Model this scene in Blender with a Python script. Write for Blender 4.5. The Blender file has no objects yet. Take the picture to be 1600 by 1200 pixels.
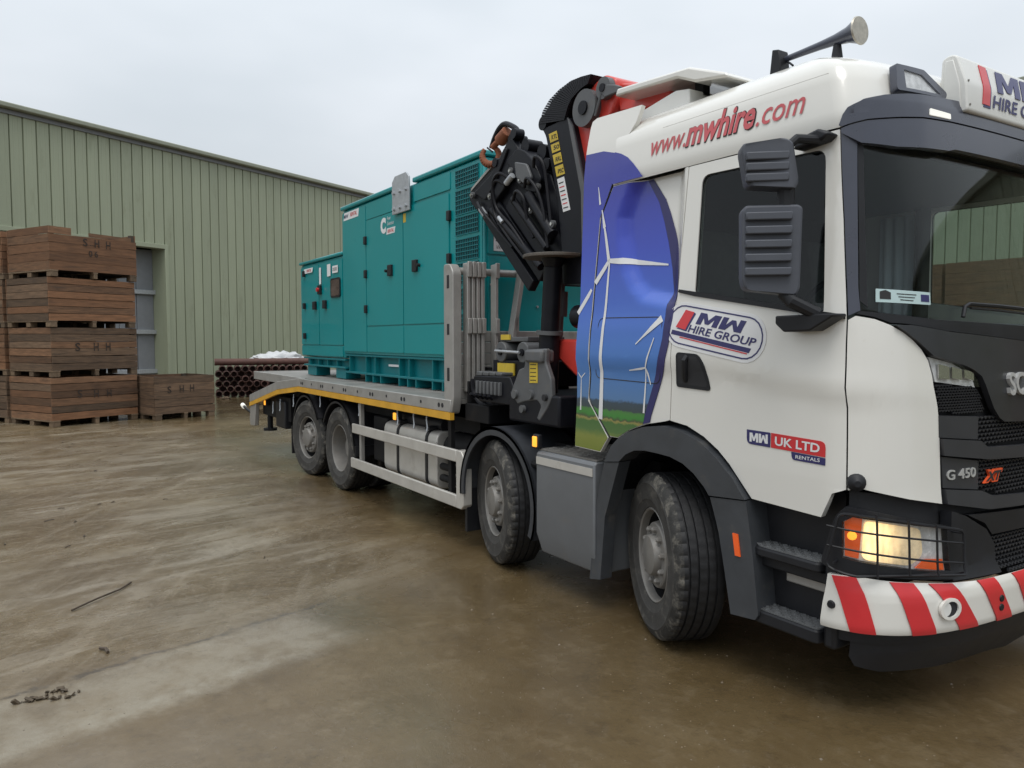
import bpy, bmesh, math, random, bisect
from mathutils import Vector, Matrix
from mathutils.geometry import tessellate_polygon
from math import radians, sin, cos, pi
random.seed(7)
scn = bpy.context.scene
COL = scn.collection

# ------------------------------------------------------------------ camera
# world axes: truck points to +X, its right side faces -Y, metres, ground z = 0
cd = bpy.data.cameras.new('camera'); cam = bpy.data.objects.new('camera', cd); COL.objects.link(cam)
cd.lens = 27.0; cd.sensor_width = 36.0; cd.clip_end = 2000; cd.clip_start = .05
TH = radians(32.5); PITCH = math.atan(70/1200)
Dh = Vector((-cos(TH), sin(TH), 0)); Rv = Vector((Dh.y, -Dh.x, 0))
Dv = Dh*cos(PITCH) - Vector((0, 0, sin(PITCH))); Uv = Rv.cross(Dv)
m = Matrix((Rv, Uv, -Dv)).transposed().to_4x4(); m.translation = Vector((3.50, -4.51, 1.88))
cam.matrix_world = m
scn.camera = cam
scn.render.resolution_x, scn.render.resolution_y = 1024, 768

# ------------------------------------------------------------------ sky and sun (overcast)
SUN_EL, SUN_AZ = radians(66), Vector((.75, -.66, 0)).normalized()
w = bpy.data.worlds.new('World'); scn.world = w; w.use_nodes = True
nt = w.node_tree; nt.nodes.clear(); L = nt.links
def wn(t, **k):
    n = nt.nodes.new(t)
    for a, b in k.items(): setattr(n, a, b)
    return n
wo = wn('ShaderNodeOutputWorld'); bg = wn('ShaderNodeBackground'); L.new(bg.outputs[0], wo.inputs[0])
sky = wn('ShaderNodeTexSky'); sky.sky_type = 'NISHITA'; sky.sun_disc = False
sky.sun_elevation = SUN_EL; sky.sun_rotation = math.atan2(SUN_AZ.x, SUN_AZ.y); sky.dust_density = 4; sky.air_density = 1.5
sk = wn('ShaderNodeVectorMath', operation='SCALE'); L.new(sky.outputs[0], sk.inputs[0]); sk.inputs['Scale'].default_value = .08
tc = wn('ShaderNodeTexCoord')
mp = wn('ShaderNodeMapping'); mp.inputs['Scale'].default_value = (1, 1, 2.6); L.new(tc.outputs['Generated'], mp.inputs[0])
nz = wn('ShaderNodeTexNoise'); nz.inputs['Scale'].default_value = 1.7; nz.inputs['Detail'].default_value = 4; nz.inputs['Roughness'].default_value = .45
L.new(mp.outputs[0], nz.inputs['Vector'])
cr = wn('ShaderNodeValToRGB'); cr.color_ramp.elements[0].position = .36; cr.color_ramp.elements[1].position = .66
cr.color_ramp.elements[0].color = (.60, .655, .705, 1); cr.color_ramp.elements[1].color = (.775, .815, .865, 1)
L.new(nz.outputs['Fac'], cr.inputs[0])
# a CIE overcast sky grows steadily brighter from the horizon to the zenith
sx = wn('ShaderNodeSeparateXYZ'); L.new(tc.outputs['Generated'], sx.inputs[0])
mr = wn('ShaderNodeMapRange'); mr.inputs[1].default_value = 0; mr.inputs[2].default_value = 1; mr.inputs[3].default_value = .86; mr.inputs[4].default_value = 2.0
L.new(sx.outputs['Z'], mr.inputs[0])
cz = wn('ShaderNodeVectorMath', operation='SCALE'); L.new(cr.outputs[0], cz.inputs[0]); L.new(mr.outputs[0], cz.inputs['Scale'])
mx = wn('ShaderNodeMix', data_type='RGBA'); mx.inputs[0].default_value = .9
L.new(sk.outputs[0], mx.inputs[6]); L.new(cz.outputs[0], mx.inputs[7]); L.new(mx.outputs[2], bg.inputs[0]); bg.inputs[1].default_value = 1.0

sl = bpy.data.lights.new('sun', 'SUN'); sl.energy = 1.5; sl.angle = radians(35); sl.color = (1, .97, .92)
so = bpy.data.objects.new('sun', sl); COL.objects.link(so)
sd = SUN_AZ*cos(SUN_EL) + Vector((0, 0, sin(SUN_EL)))
so.rotation_euler = sd.to_track_quat('Z', 'Y').to_euler()
vs = scn.view_settings; vs.view_transform = 'Standard'; vs.look = 'None'; vs.exposure = 0.0; vs.gamma = 1

# ------------------------------------------------------------------ materials
MATS = {}
def mat(name, col, rough=.5, metal=0., var=.12, vscale=6., bump=0., bscale=60., coat=0., dirt=None, dirt_amt=.0, dirt_scale=2.5,
        rvar=.1, emit=None, estr=0., rand=0., stretch=None, spec=None, low_dirt=None):
    """Principled material: noise-varied colour, optional patchy dirt with noisy outline, per-object variation and relief."""
    if name in MATS: return MATS[name]
    M = bpy.data.materials.new(name); M.use_nodes = True; t = M.node_tree; N = t.nodes; l = t.links
    b = N['Principled BSDF']
    co = N.new('ShaderNodeTexCoord'); vec = co.outputs['Object']
    if rand:
        oi = N.new('ShaderNodeObjectInfo'); ad = N.new('ShaderNodeVectorMath'); ad.operation = 'MULTIPLY_ADD'
        cb = N.new('ShaderNodeCombineXYZ')
        for i in range(3): l.new(oi.outputs['Random'], cb.inputs[i])
        ad.inputs[1].default_value = (37, 53, 71); l.new(cb.outputs[0], ad.inputs[0]); l.new(vec, ad.inputs[2]); vec = ad.outputs[0]
    if stretch:
        mpn = N.new('ShaderNodeMapping'); mpn.inputs['Scale'].default_value = stretch; l.new(vec, mpn.inputs[0]); vec = mpn.outputs[0]
    n1 = N.new('ShaderNodeTexNoise'); n1.inputs['Scale'].default_value = vscale; n1.inputs['Detail'].default_value = 6; n1.inputs['Roughness'].default_value = .6
    l.new(vec, n1.inputs['Vector'])
    mr = N.new('ShaderNodeMapRange'); mr.inputs[1].default_value = .25; mr.inputs[2].default_value = .75
    mr.inputs[3].default_value = 1-var; mr.inputs[4].default_value = 1+var; l.new(n1.outputs['Fac'], mr.inputs[0])
    val = mr.outputs[0]
    if rand:
        m2 = N.new('ShaderNodeMapRange'); m2.inputs[3].default_value = 1-rand; m2.inputs[4].default_value = 1+rand
        l.new(oi.outputs['Random'], m2.inputs[0]); mm = N.new('ShaderNodeMath'); mm.operation = 'MULTIPLY'
        l.new(val, mm.inputs[0]); l.new(m2.outputs[0], mm.inputs[1]); val = mm.outputs[0]
    sc = N.new('ShaderNodeVectorMath'); sc.operation = 'SCALE'; sc.inputs[0].default_value = col; l.new(val, sc.inputs['Scale'])
    cout = sc.outputs[0]
    rr = N.new('ShaderNodeMapRange'); rr.inputs[3].default_value = max(.03, rough-rvar); rr.inputs[4].default_value = min(1, rough+rvar)
    l.new(n1.outputs['Fac'], rr.inputs[0]); rout = rr.outputs[0]
    if dirt:
        n2 = N.new('ShaderNodeTexNoise'); n2.inputs['Scale'].default_value = dirt_scale; n2.inputs['Detail'].default_value = 9; n2.inputs['Roughness'].default_value = .7
        l.new(vec, n2.inputs['Vector'])
        d = N.new('ShaderNodeMapRange'); d.inputs[1].default_value = .62-.35*dirt_amt; d.inputs[2].default_value = .80-.25*dirt_amt; d.inputs[4].default_value = min(1, .45+dirt_amt)
        l.new(n2.outputs['Fac'], d.inputs[0])
        x = N.new('ShaderNodeMix'); x.data_type = 'RGBA'; x.inputs[7].default_value = (*dirt, 1); l.new(d.outputs[0], x.inputs[0]); l.new(cout, x.inputs[6]); cout = x.outputs[2]
        y = N.new('ShaderNodeMix'); y.inputs[3].default_value = .8; l.new(d.outputs[0], y.inputs[0]); l.new(rout, y.inputs[2]); rout = y.outputs[0]
    l.new(cout, b.inputs['Base Color']); l.new(rout, b.inputs['Roughness'])
    b.inputs['Metallic'].default_value = metal
    if spec is not None: b.inputs['Specular IOR Level'].default_value = spec
    if coat: b.inputs['Coat Weight'].default_value = coat; b.inputs['Coat Roughness'].default_value = .06
    if bump:
        nb = N.new('ShaderNodeTexNoise'); nb.inputs['Scale'].default_value = bscale; nb.inputs['Detail'].default_value = 5; l.new(vec, nb.inputs['Vector'])
        bp = N.new('ShaderNodeBump'); bp.inputs['Strength'].default_value = bump; bp.inputs['Distance'].default_value = .01
        l.new(nb.outputs['Fac'], bp.inputs['Height']); l.new(bp.outputs[0], b.inputs['Normal'])
    if emit: b.inputs['Emission Color'].default_value = (*emit, 1); b.inputs['Emission Strength'].default_value = estr
    MATS[name] = M; return M

MUD = (.16, .125, .085)
WHITE = mat('white_paint', (.72, .705, .655), .22, var=.02, vscale=2, coat=.7, dirt=(.48, .43, .35), dirt_amt=-.02, dirt_scale=26)
WHITE2 = mat('white_plastic', (.70, .70, .67), .4, var=.04)
BLACK = mat('black_plastic', (.012, .0125, .015), .5, var=.25, bump=.05, bscale=300, dirt=(.04, .037, .032), dirt_amt=.06, spec=.35)
VISOR = mat('visor_plastic', (.045, .05, .072), .3, var=.1, coat=.3)
GREYP = mat('mirror_plastic', (.066, .072, .088), .55, var=.1, bump=.05, bscale=400)
FENDER = mat('fender_plastic', (.046, .050, .056), .45, var=.2, dirt=(.13, .115, .09), dirt_amt=.16, dirt_scale=4)
SIDEBOX = mat('grey_paint', (.135, .142, .15), .42, var=.08, dirt=(.2, .17, .13), dirt_amt=.08)
FRAME = mat('chassis_black', (.008, .008, .009), .65, var=.3, dirt=(.04, .033, .025), dirt_amt=.18, spec=.25)
ALU = mat('dirty_aluminium', (.35, .34, .32), .45, metal=.35, var=.14, vscale=5, dirt=(.2, .175, .14), dirt_amt=.22, dirt_scale=3)
ALUP = mat('clean_aluminium', (.52, .50, .46), .4, metal=.3, var=.1, dirt=(.3, .26, .2), dirt_amt=.12)
DECK = mat('deck_plate', (.24, .23, .215), .5, metal=.2, var=.3, vscale=3, dirt=(.12, .1, .08), dirt_amt=.25)
STEEL = mat('wheel_steel', (.21, .20, .185), .5, metal=.25, var=.15, dirt=(.16, .13, .095), dirt_amt=.25, dirt_scale=7)
RUBBER = mat('tyre_rubber', (.014, .014, .015), .55, var=.3, vscale=9, bump=.15, bscale=90, dirt=(.045, .042, .036), dirt_amt=.08, dirt_scale=9, spec=.4)
SIDEW = mat('tyre_sidewall', (.050, .048, .045), .7, var=.3, vscale=7, bump=.25, bscale=70, dirt=(.18, .165, .14), dirt_amt=.26, dirt_scale=8, spec=.3)
YELLOW = mat('reflective_yellow', (.62, .33, .03), .45, var=.15, dirt=(.3, .2, .1), dirt_amt=.15)
LABELY = mat('yellow_label', (.58, .42, .04), .5, var=.15, dirt=(.25, .2, .12), dirt_amt=.2, dirt_scale=9)
LABELW = mat('white_label', (.72, .72, .72), .5, var=.05)
RED = mat('red_print', (.58, .025, .03), .35, var=.06, coat=.3)
REDP = mat('crane_red', (.62, .055, .04), .38, var=.1, coat=.2, dirt=(.2, .06, .05), dirt_amt=.05)
NAVY = mat('navy_print', (.028, .026, .115), .35, var=.06)
INK = mat('black_ink', (.02, .02, .02), .6)
WWWRED = mat('web_red', (.52, .09, .10), .4)
CHROME = mat('chrome', (.62, .60, .56), .22, metal=1, var=.1)
SILVER = mat('silver_letters', (.50, .50, .49), .3, metal=.3, var=.05)
CRANE = mat('crane_black', (.009, .0095, .013), .4, var=.25, vscale=9, dirt=(.035, .032, .03), dirt_amt=.08, dirt_scale=6, spec=.2)
CRANEG = mat('crane_grey', (.095, .098, .102), .5, var=.2, dirt=(.14, .12, .095), dirt_amt=.18, dirt_scale=6)
RUST = mat('rust', (.25, .085, .04), .75, var=.35, vscale=14, bump=.3, bscale=80)
PIPE = mat('pipe_rust', (.078, .036, .028), .7, var=.35, vscale=6, rand=.3, bump=.2, bscale=60)
TEAL = mat('teal_paint', (.0, .248, .262), .32, var=.05, vscale=1.2, coat=.35, dirt=(.03, .2, .2), dirt_amt=.02)
TEALD = mat('teal_frame', (.0, .150, .17), .4, var=.1, dirt=(.08, .11, .1), dirt_amt=.1)
GALV = mat('galvanised', (.42, .44, .46), .45, metal=.4, var=.15, vscale=25)
WOOD = mat('crate_wood', (.152, .080, .042), .75, var=.5, vscale=3.5, rand=.42, stretch=(1, 4, 9), bump=.35, bscale=14, dirt=(.045, .035, .028), dirt_amt=.22, dirt_scale=1.6)
WOOD2 = mat('crate_wood_grey', (.125, .078, .047), .8, var=.5, vscale=3.5, rand=.35, stretch=(1, 4, 9), bump=.35, bscale=14, dirt=(.05, .04, .032), dirt_amt=.25, dirt_scale=1.6)
WOOD3 = mat('crate_wood_red', (.185, .090, .044), .75, var=.4, vscale=3.0, rand=.3, stretch=(1, 4, 9), bump=.35, bscale=14, dirt=(.035, .026, .02), dirt_amt=.2, dirt_scale=1.3)
WOODP = mat('pale_wood', (.135, .092, .056), .75, var=.35, vscale=4, rand=.3, stretch=(3, 3, 3), bump=.3, bscale=14)
WOODD = mat('crate_inner_wood', (.06, .045, .032), .85, var=.3, rand=.2)
STENCIL = mat('stencil_paint', (.030, .022, .018), .8, var=.6, dirt=(.11, .065, .04), dirt_amt=.35, dirt_scale=14)
CLAD = mat('green_cladding', (.312, .340, .238), .5, var=.07, vscale=1.3, rand=.05, stretch=(1, 1, .25), dirt=(.16, .17, .10), dirt_amt=.12, dirt_scale=1.2)
GUTTER = mat('gutter', (.27, .285, .22), .5, var=.1)
DOORG = mat('grey_door_sheet', (.21, .22, .235), .5, var=.08)
DARK = mat('dark_interior', (.02, .02, .022), .8, var=.2)
SEAT = mat('seat_fabric', (.20, .21, .195), .9, var=.2, vscale=20)
CURT = mat('curtain', (.78, .87, .92), .8, var=.05)
TARP = mat('white_sheet', (.60, .61, .62), .45, var=.08)
HOSE = mat('hose_rubber', (.010, .010, .013), .42, var=.2, spec=.2)
AMBER = mat('amber_lens', (.75, .26, .02), .25, emit=(1, .40, .04), estr=1.3)
AMBERD = mat('orange_glow_lens', (.75, .10, .02), .25, emit=(1, .18, .02), estr=.12)  # faint glow put into the orange, on passive reflectors too
HEADL = mat('headlamp_lit', (.75, .64, .44), .3, var=.4, vscale=18, emit=(1, .66, .27), estr=.8)
def lamp_glow():
    t = HEADL.node_tree; N = t.nodes; l = t.links; b = N['Principled BSDF']; co = N.new('ShaderNodeTexCoord'); ab = N.new('ShaderNodeVectorMath'); ab.operation = 'ABSOLUTE'; l.new(co.outputs['Object'], ab.inputs[0])
    di = N.new('ShaderNodeVectorMath'); di.operation = 'DISTANCE'; l.new(ab.outputs[0], di.inputs[0]); di.inputs[1].default_value = (1.37, 1.16, .935)
    mr = N.new('ShaderNodeMapRange'); mr.inputs[1].default_value = .02; mr.inputs[2].default_value = .24; mr.inputs[3].default_value = 1.7; mr.inputs[4].default_value = .16; mr.interpolation_type = 'SMOOTHERSTEP'; l.new(di.outputs['Value'], mr.inputs[0])
    mp = N.new('ShaderNodeMapping'); mp.inputs['Scale'].default_value = (40, 40, 9); l.new(co.outputs['Object'], mp.inputs[0])
    nz = N.new('ShaderNodeTexVoronoi'); nz.inputs['Scale'].default_value = 1.0; l.new(mp.outputs[0], nz.inputs['Vector'])
    m2 = N.new('ShaderNodeMapRange'); m2.inputs[3].default_value = 1.25; m2.inputs[4].default_value = .5; l.new(nz.outputs['Distance'], m2.inputs[0])
    mu = N.new('ShaderNodeMath'); mu.operation = 'MULTIPLY'; l.new(mr.outputs[0], mu.inputs[0]); l.new(m2.outputs[0], mu.inputs[1]); l.new(mu.outputs[0], b.inputs['Emission Strength'])
lamp_glow()
HOT = mat('headlamp_bulb', (1, .95, .8), .3, emit=(1, .88, .62), estr=5)
LENS = mat('lamp_reflector', (.66, .67, .67), .25, metal=.1, var=.35, vscale=22)
STRIPL = mat('marker_lamp', (.8, .8, .74), .3, emit=(1, .97, .88), estr=.35)
BARK = mat('wet_stick', (.065, .046, .03), .6, var=.4, bump=.3)
MUDC = mat('mud', (.075, .055, .034), .7, var=.4, vscale=30, bump=.5, bscale=40)

def glass(name, tint, refl=.02):
    M = bpy.data.materials.new(name); M.use_nodes = True; t = M.node_tree; N = t.nodes; l = t.links; N.remove(N['Principled BSDF'])
    tr = N.new('ShaderNodeBsdfTransparent'); tr.inputs[0].default_value = (*tint, 1)
    gl = N.new('ShaderNodeBsdfGlossy'); gl.inputs['Roughness'].default_value = .02
    fr = N.new('ShaderNodeLayerWeight'); fr.inputs[0].default_value = .5
    pw = N.new('ShaderNodeMath'); pw.operation = 'POWER'; pw.inputs[1].default_value = 4.5; l.new(fr.outputs['Facing'], pw.inputs[0])
    ad = N.new('ShaderNodeMath'); ad.operation = 'MULTIPLY_ADD'; ad.inputs[1].default_value = .55; ad.inputs[2].default_value = refl; l.new(pw.outputs[0], ad.inputs[0])
    mx = N.new('ShaderNodeMixShader'); l.new(ad.outputs[0], mx.inputs[0]); l.new(tr.outputs[0], mx.inputs[1]); l.new(gl.outputs[0], mx.inputs[2])
    l.new(mx.outputs[0], N['Material Output'].inputs[0]); return M
GLASS = glass('windscreen_glass', (.90, .94, .935), .022)
SGLASS = glass('tinted_side_glass', (.74, .79, .78), .025)
DGLASS = glass('shaded_side_glass', (.52, .55, .56), .03)  # darker copy for the near door, the shaded cab put into the tint
LGLASS = glass('lamp_cover', (.97, .97, .97), .02)

# wrap print on the cab: blue sky, tree line and field by height, as printed film
def wrap_mat():
    M = bpy.data.materials.new('printed_wrap'); M.use_nodes = True; t = M.node_tree; N = t.nodes; l = t.links; b = N['Principled BSDF']
    co = N.new('ShaderNodeTexCoord'); sp = N.new('ShaderNodeSeparateXYZ'); l.new(co.outputs['Object'], sp.inputs[0])
    nz = N.new('ShaderNodeTexNoise'); nz.inputs['Scale'].default_value = 22; nz.inputs['Detail'].default_value = 5; l.new(co.outputs['Object'], nz.inputs['Vector'])
    ma = N.new('ShaderNodeMath'); ma.operation = 'MULTIPLY_ADD'; ma.inputs[1].default_value = .05; l.new(nz.outputs['Fac'], ma.inputs[0]); l.new(sp.outputs['Z'], ma.inputs[2])
    mr = N.new('ShaderNodeMapRange'); mr.inputs[1].default_value = 1.125; mr.inputs[2].default_value = 3.225; l.new(ma.outputs[0], mr.inputs[0])
    r = N.new('ShaderNodeValToRGB'); e = r.color_ramp.elements
    def z(v): return (v-1.1)/2.1
    stops = [(1.10, (.16, .20, .025)), (1.22, (.20, .23, .04)), (1.27, (.07, .15, .035)), (1.33, (.055, .14, .03)), (1.345, (.30, .26, .07)), (1.355, (.05, .07, .03)),
             (1.375, (.04, .22, .03)), (1.41, (.06, .20, .04)), (1.42, (.035, .055, .06)), (1.47, (.035, .06, .085)), (1.485, (.085, .19, .38)), (1.7, (.058, .185, .49)), (2.1, (.045, .125, .53)), (2.45, (.030, .062, .46)), (2.8, (.024, .034, .35)), (3.15, (.018, .020, .22))]
    e[0].position = 0; e[0].color = (*stops[0][1], 1); e[1].position = 1; e[1].color = (*stops[-1][1], 1)
    for h, c in stops[1:-1]:
        q = e.new(z(h)); q.color = (*c, 1)
    l.new(mr.outputs[0], r.inputs[0]); l.new(r.outputs[0], b.inputs['Base Color']); b.inputs['Roughness'].default_value = .25; b.inputs['Coat Weight'].default_value = .35; b.inputs['Coat Roughness'].default_value = .04
    return M
WRAP = wrap_mat()

WD = Vector((-.45997, .88794, 0)); ND = Vector((-.88794, -.45997, 0))   # along the shed wall, and into it
WANG = math.atan2(WD.y, WD.x)

def ground_mat():
    M = bpy.data.materials.new('wet_yard'); M.use_nodes = True; t = M.node_tree; N = t.nodes; l = t.links; b = N['Principled BSDF']
    co = N.new('ShaderNodeTexCoord'); O = co.outputs['Object']
    rot = N.new('ShaderNodeMapping'); rot.vector_type = 'POINT'; rot.inputs['Rotation'].default_value = (0, 0, -radians(105.1)); l.new(O, rot.inputs[0]); RO = rot.outputs[0]   # x along wall, y into wall
    def noise(v, scale, det=6, rough=.6, st=None, dist=0):
        if st:
            mp = N.new('ShaderNodeMapping'); mp.inputs['Scale'].default_value = st; l.new(v, mp.inputs[0]); v = mp.outputs[0]
        n = N.new('ShaderNodeTexNoise'); n.inputs['Scale'].default_value = scale; n.inputs['Detail'].default_value = det; n.inputs['Roughness'].default_value = rough; n.inputs['Distortion'].default_value = dist
        l.new(v, n.inputs['Vector']); return n.outputs['Fac']
    def rng(f, a, b_, c=0, d=1):
        n = N.new('ShaderNodeMapRange'); n.inputs[1].default_value = a; n.inputs[2].default_value = b_; n.inputs[3].default_value = c; n.inputs[4].default_value = d; n.interpolation_type = 'SMOOTHSTEP'
        l.new(f, n.inputs[0]); return n.outputs[0]
    def math_(op, a, b_):
        n = N.new('ShaderNodeMath'); n.operation = op; n.use_clamp = False
        for i, q in enumerate((a, b_)):
            if isinstance(q, (int, float)): n.inputs[i].default_value = q
            else: l.new(q, n.inputs[i])
        return n.outputs[0]
    def mix(f, a, c):
        n = N.new('ShaderNodeMix'); n.data_type = 'RGBA'
        for i, q in ((0, f), (6, a), (7, c)):
            if isinstance(q, (int, float)): n.inputs[i].default_value = q
            elif isinstance(q, tuple): n.inputs[i].default_value = (*q, 1)
            else: l.new(q, n.inputs[i])
        return n.outputs[2]
    big = noise(O, .22, 4); mid = noise(O, 1.3, 8, .65); fine = noise(O, 38, 5, .7)
    streak = noise(RO, 1.0, 9, .68, (.7, 2.2, 1), 1.1)
    streak2 = noise(RO, 1.0, 9, .72, (1.4, 9, 1), .5); crumb = noise(O, 13, 9, .78)
    sp = N.new('ShaderNodeSeparateXYZ'); l.new(RO, sp.inputs[0]); wx, wy = sp.outputs['X'], sp.outputs['Y']
    spo = N.new('ShaderNodeSeparateXYZ'); l.new(O, spo.inputs[0])
    wob = math_('MULTIPLY', math_('SUBTRACT', noise(O, 2.2, 7, .7), .5), .5)
    wob2 = math_('MULTIPLY', math_('SUBTRACT', noise(O, 9, 5, .7), .5), .16)
    wy2 = math_('ADD', math_('ADD', wy, math_('MULTIPLY', wob, .35)), wob2); wx2 = math_('ADD', math_('ADD', wx, wob), wob2)
    base = mix(rng(mid, .3, .7), (.108, .073, .034), (.172, .125, .066))
    base = mix(math_('MULTIPLY', rng(big, .35, .65), .6), base, (.132, .091, .041))
    blot = noise(O, 3.4, 9, .72); base = mix(math_('MULTIPLY', rng(blot, .5, .66), .45), base, (.215, .163, .095)); base = mix(math_('MULTIPLY', rng(blot, .46, .34), .4), base, (.078, .053, .026))
    # muddy, tracked part of the yard lies to the left of the truck
    muddy = math_('MULTIPLY', rng(math_('ADD', spo.outputs['Y'], math_('MULTIPLY', wob, 2.)), -.9, -2.6), rng(math_('ADD', wy, wob), 2.0, 2.9))
    pale = math_('MULTIPLY', math_('MULTIPLY', muddy, rng(streak, .42, .66)), rng(noise(O, .8, 6, .6), .34, .62, .2, 1))
    base = mix(math_('MULTIPLY', pale, .75), base, (.30, .255, .19))
    r2 = N.new('ShaderNodeMapping'); r2.inputs['Rotation'].default_value = (0, 0, radians(-152)); l.new(O, r2.inputs[0])
    streak3 = noise(r2.outputs[0], 1.0, 8, .66, (.45, 4.5, 1), .8); base = mix(math_('MULTIPLY', math_('MULTIPLY', muddy, rng(streak3, .50, .68)), .4), base, (.30, .25, .18))
    dk = math_('MULTIPLY', muddy, rng(streak2, .58, .70)); base = mix(math_('MULTIPLY', dk, .4), base, (.085, .062, .036))
    # tyre tracks: broad curved bands of paler slurry
    wv = N.new('ShaderNodeTexWave'); wv.inputs['Scale'].default_value = .42; wv.inputs['Distortion'].default_value = 5.5; wv.inputs['Detail'].default_value = 3; wv.inputs['Detail Scale'].default_value = .5; wv.bands_direction = 'Y'; l.new(RO, wv.inputs['Vector'])
    tr = math_('MULTIPLY', math_('MULTIPLY', muddy, rng(wv.outputs['Fac'], .72, .9)), rng(mid, .42, .6)); base = mix(math_('MULTIPLY', tr, .3), base, (.35, .30, .225))
    # paler concrete strip with a worn edge
    slab = math_('MULTIPLY', math_('MULTIPLY', rng(wy2, 1.62, 1.80), rng(wy2, 2.44, 2.32)), rng(wx2, -2.25, -2.7))
    edge = math_('MULTIPLY', slab, rng(wy2, 2.0, 1.72))
    base = mix(math_('MULTIPLY', math_('MULTIPLY', slab, rng(noise(O, 2.6, 8, .7), .36, .6, .4, 1)), .75), base, (.255, .225, .172)); base = mix(math_('MULTIPLY', math_('MULTIPLY', edge, rng(noise(O, 6, 7, .7), .38, .66)), .4), base, (.36, .335, .275))
    crack = math_('MULTIPLY', math_('MULTIPLY', rng(wy2, 2.385, 2.405), rng(wy2, 2.45, 2.42)), rng(wx2, -1.6, -2.2)); base = mix(math_('MULTIPLY', math_('MULTIPLY', crack, rng(noise(O, 3, 6, .7), .4, .6)), .7), base, (.05, .04, .03))
    base = mix(math_('MULTIPLY', math_('MULTIPLY', rng(crumb, .52, .62), rng(muddy, 0, 1, .35, 1)), .45), base, (.24, .205, .155)); base = mix(math_('MULTIPLY', math_('MULTIPLY', rng(crumb, .46, .36), rng(muddy, 0, 1, .5, 1)), .45), base, (.055, .042, .027))
    spk = rng(fine, .66, .78); base = mix(math_('MULTIPLY', spk, .35), base, (.34, .29, .22))
    spd = rng(fine, .36, .26); base = mix(math_('MULTIPLY', spd, .35), base, (.06, .045, .03))
    film = rng(noise(O, .38, 5, .55), .34, .60); dry = math_('MAXIMUM', muddy, slab)
    soak = N.new('ShaderNodeVectorMath'); soak.operation = 'SCALE'; l.new(base, soak.inputs[0]); l.new(math_('SUBTRACT', rng(dry, 0, 1, .92, 1.06), math_('MULTIPLY', film, .10)), soak.inputs['Scale']); base = soak.outputs[0]
    l.new(math_('MULTIPLY', film, rng(dry, 0, 1, .9, .45)), b.inputs['Coat Weight']); b.inputs['Coat Roughness'].default_value = .10; b.inputs['Coat IOR'].default_value = 1.40
    l.new(base, b.inputs['Base Color'])
    wet = rng(noise(O, .55, 5, .55), .38, .66)
    ro = math_('ADD', rng(wet, 0, 1, .30, .10), math_('MULTIPLY', pale, .2)); ro = math_('ADD', ro, math_('MULTIPLY', slab, .1))
    l.new(ro, b.inputs['Roughness']); b.inputs['Specular IOR Level'].default_value = .5
    h = math_('ADD', math_('MULTIPLY', fine, .16), math_('ADD', math_('MULTIPLY', math_('MULTIPLY', streak2, muddy), 1.3), math_('MULTIPLY', math_('MULTIPLY', streak, muddy), 1.6)))
    h = math_('ADD', h, math_('MULTIPLY', mid, .35)); h = math_('ADD', h, math_('MULTIPLY', math_('MULTIPLY', crumb, rng(muddy, 0, 1, .25, 1)), 1.5)); h = math_('ADD', h, math_('MULTIPLY', noise(O, 130, 3), .10))
    bp = N.new('ShaderNodeBump'); bp.inputs['Distance'].default_value = .03; l.new(rng(dry, 0, 1, .32, .55), bp.inputs['Strength']); l.new(h, bp.inputs['Height']); l.new(bp.outputs[0], b.inputs['Normal'])
    b2 = N.new('ShaderNodeBump'); b2.inputs['Distance'].default_value = .03; b2.inputs['Strength'].default_value = .10; l.new(h, b2.inputs['Height']); l.new(b2.outputs[0], b.inputs['Coat Normal'])
    return M
YARD = ground_mat()

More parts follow.
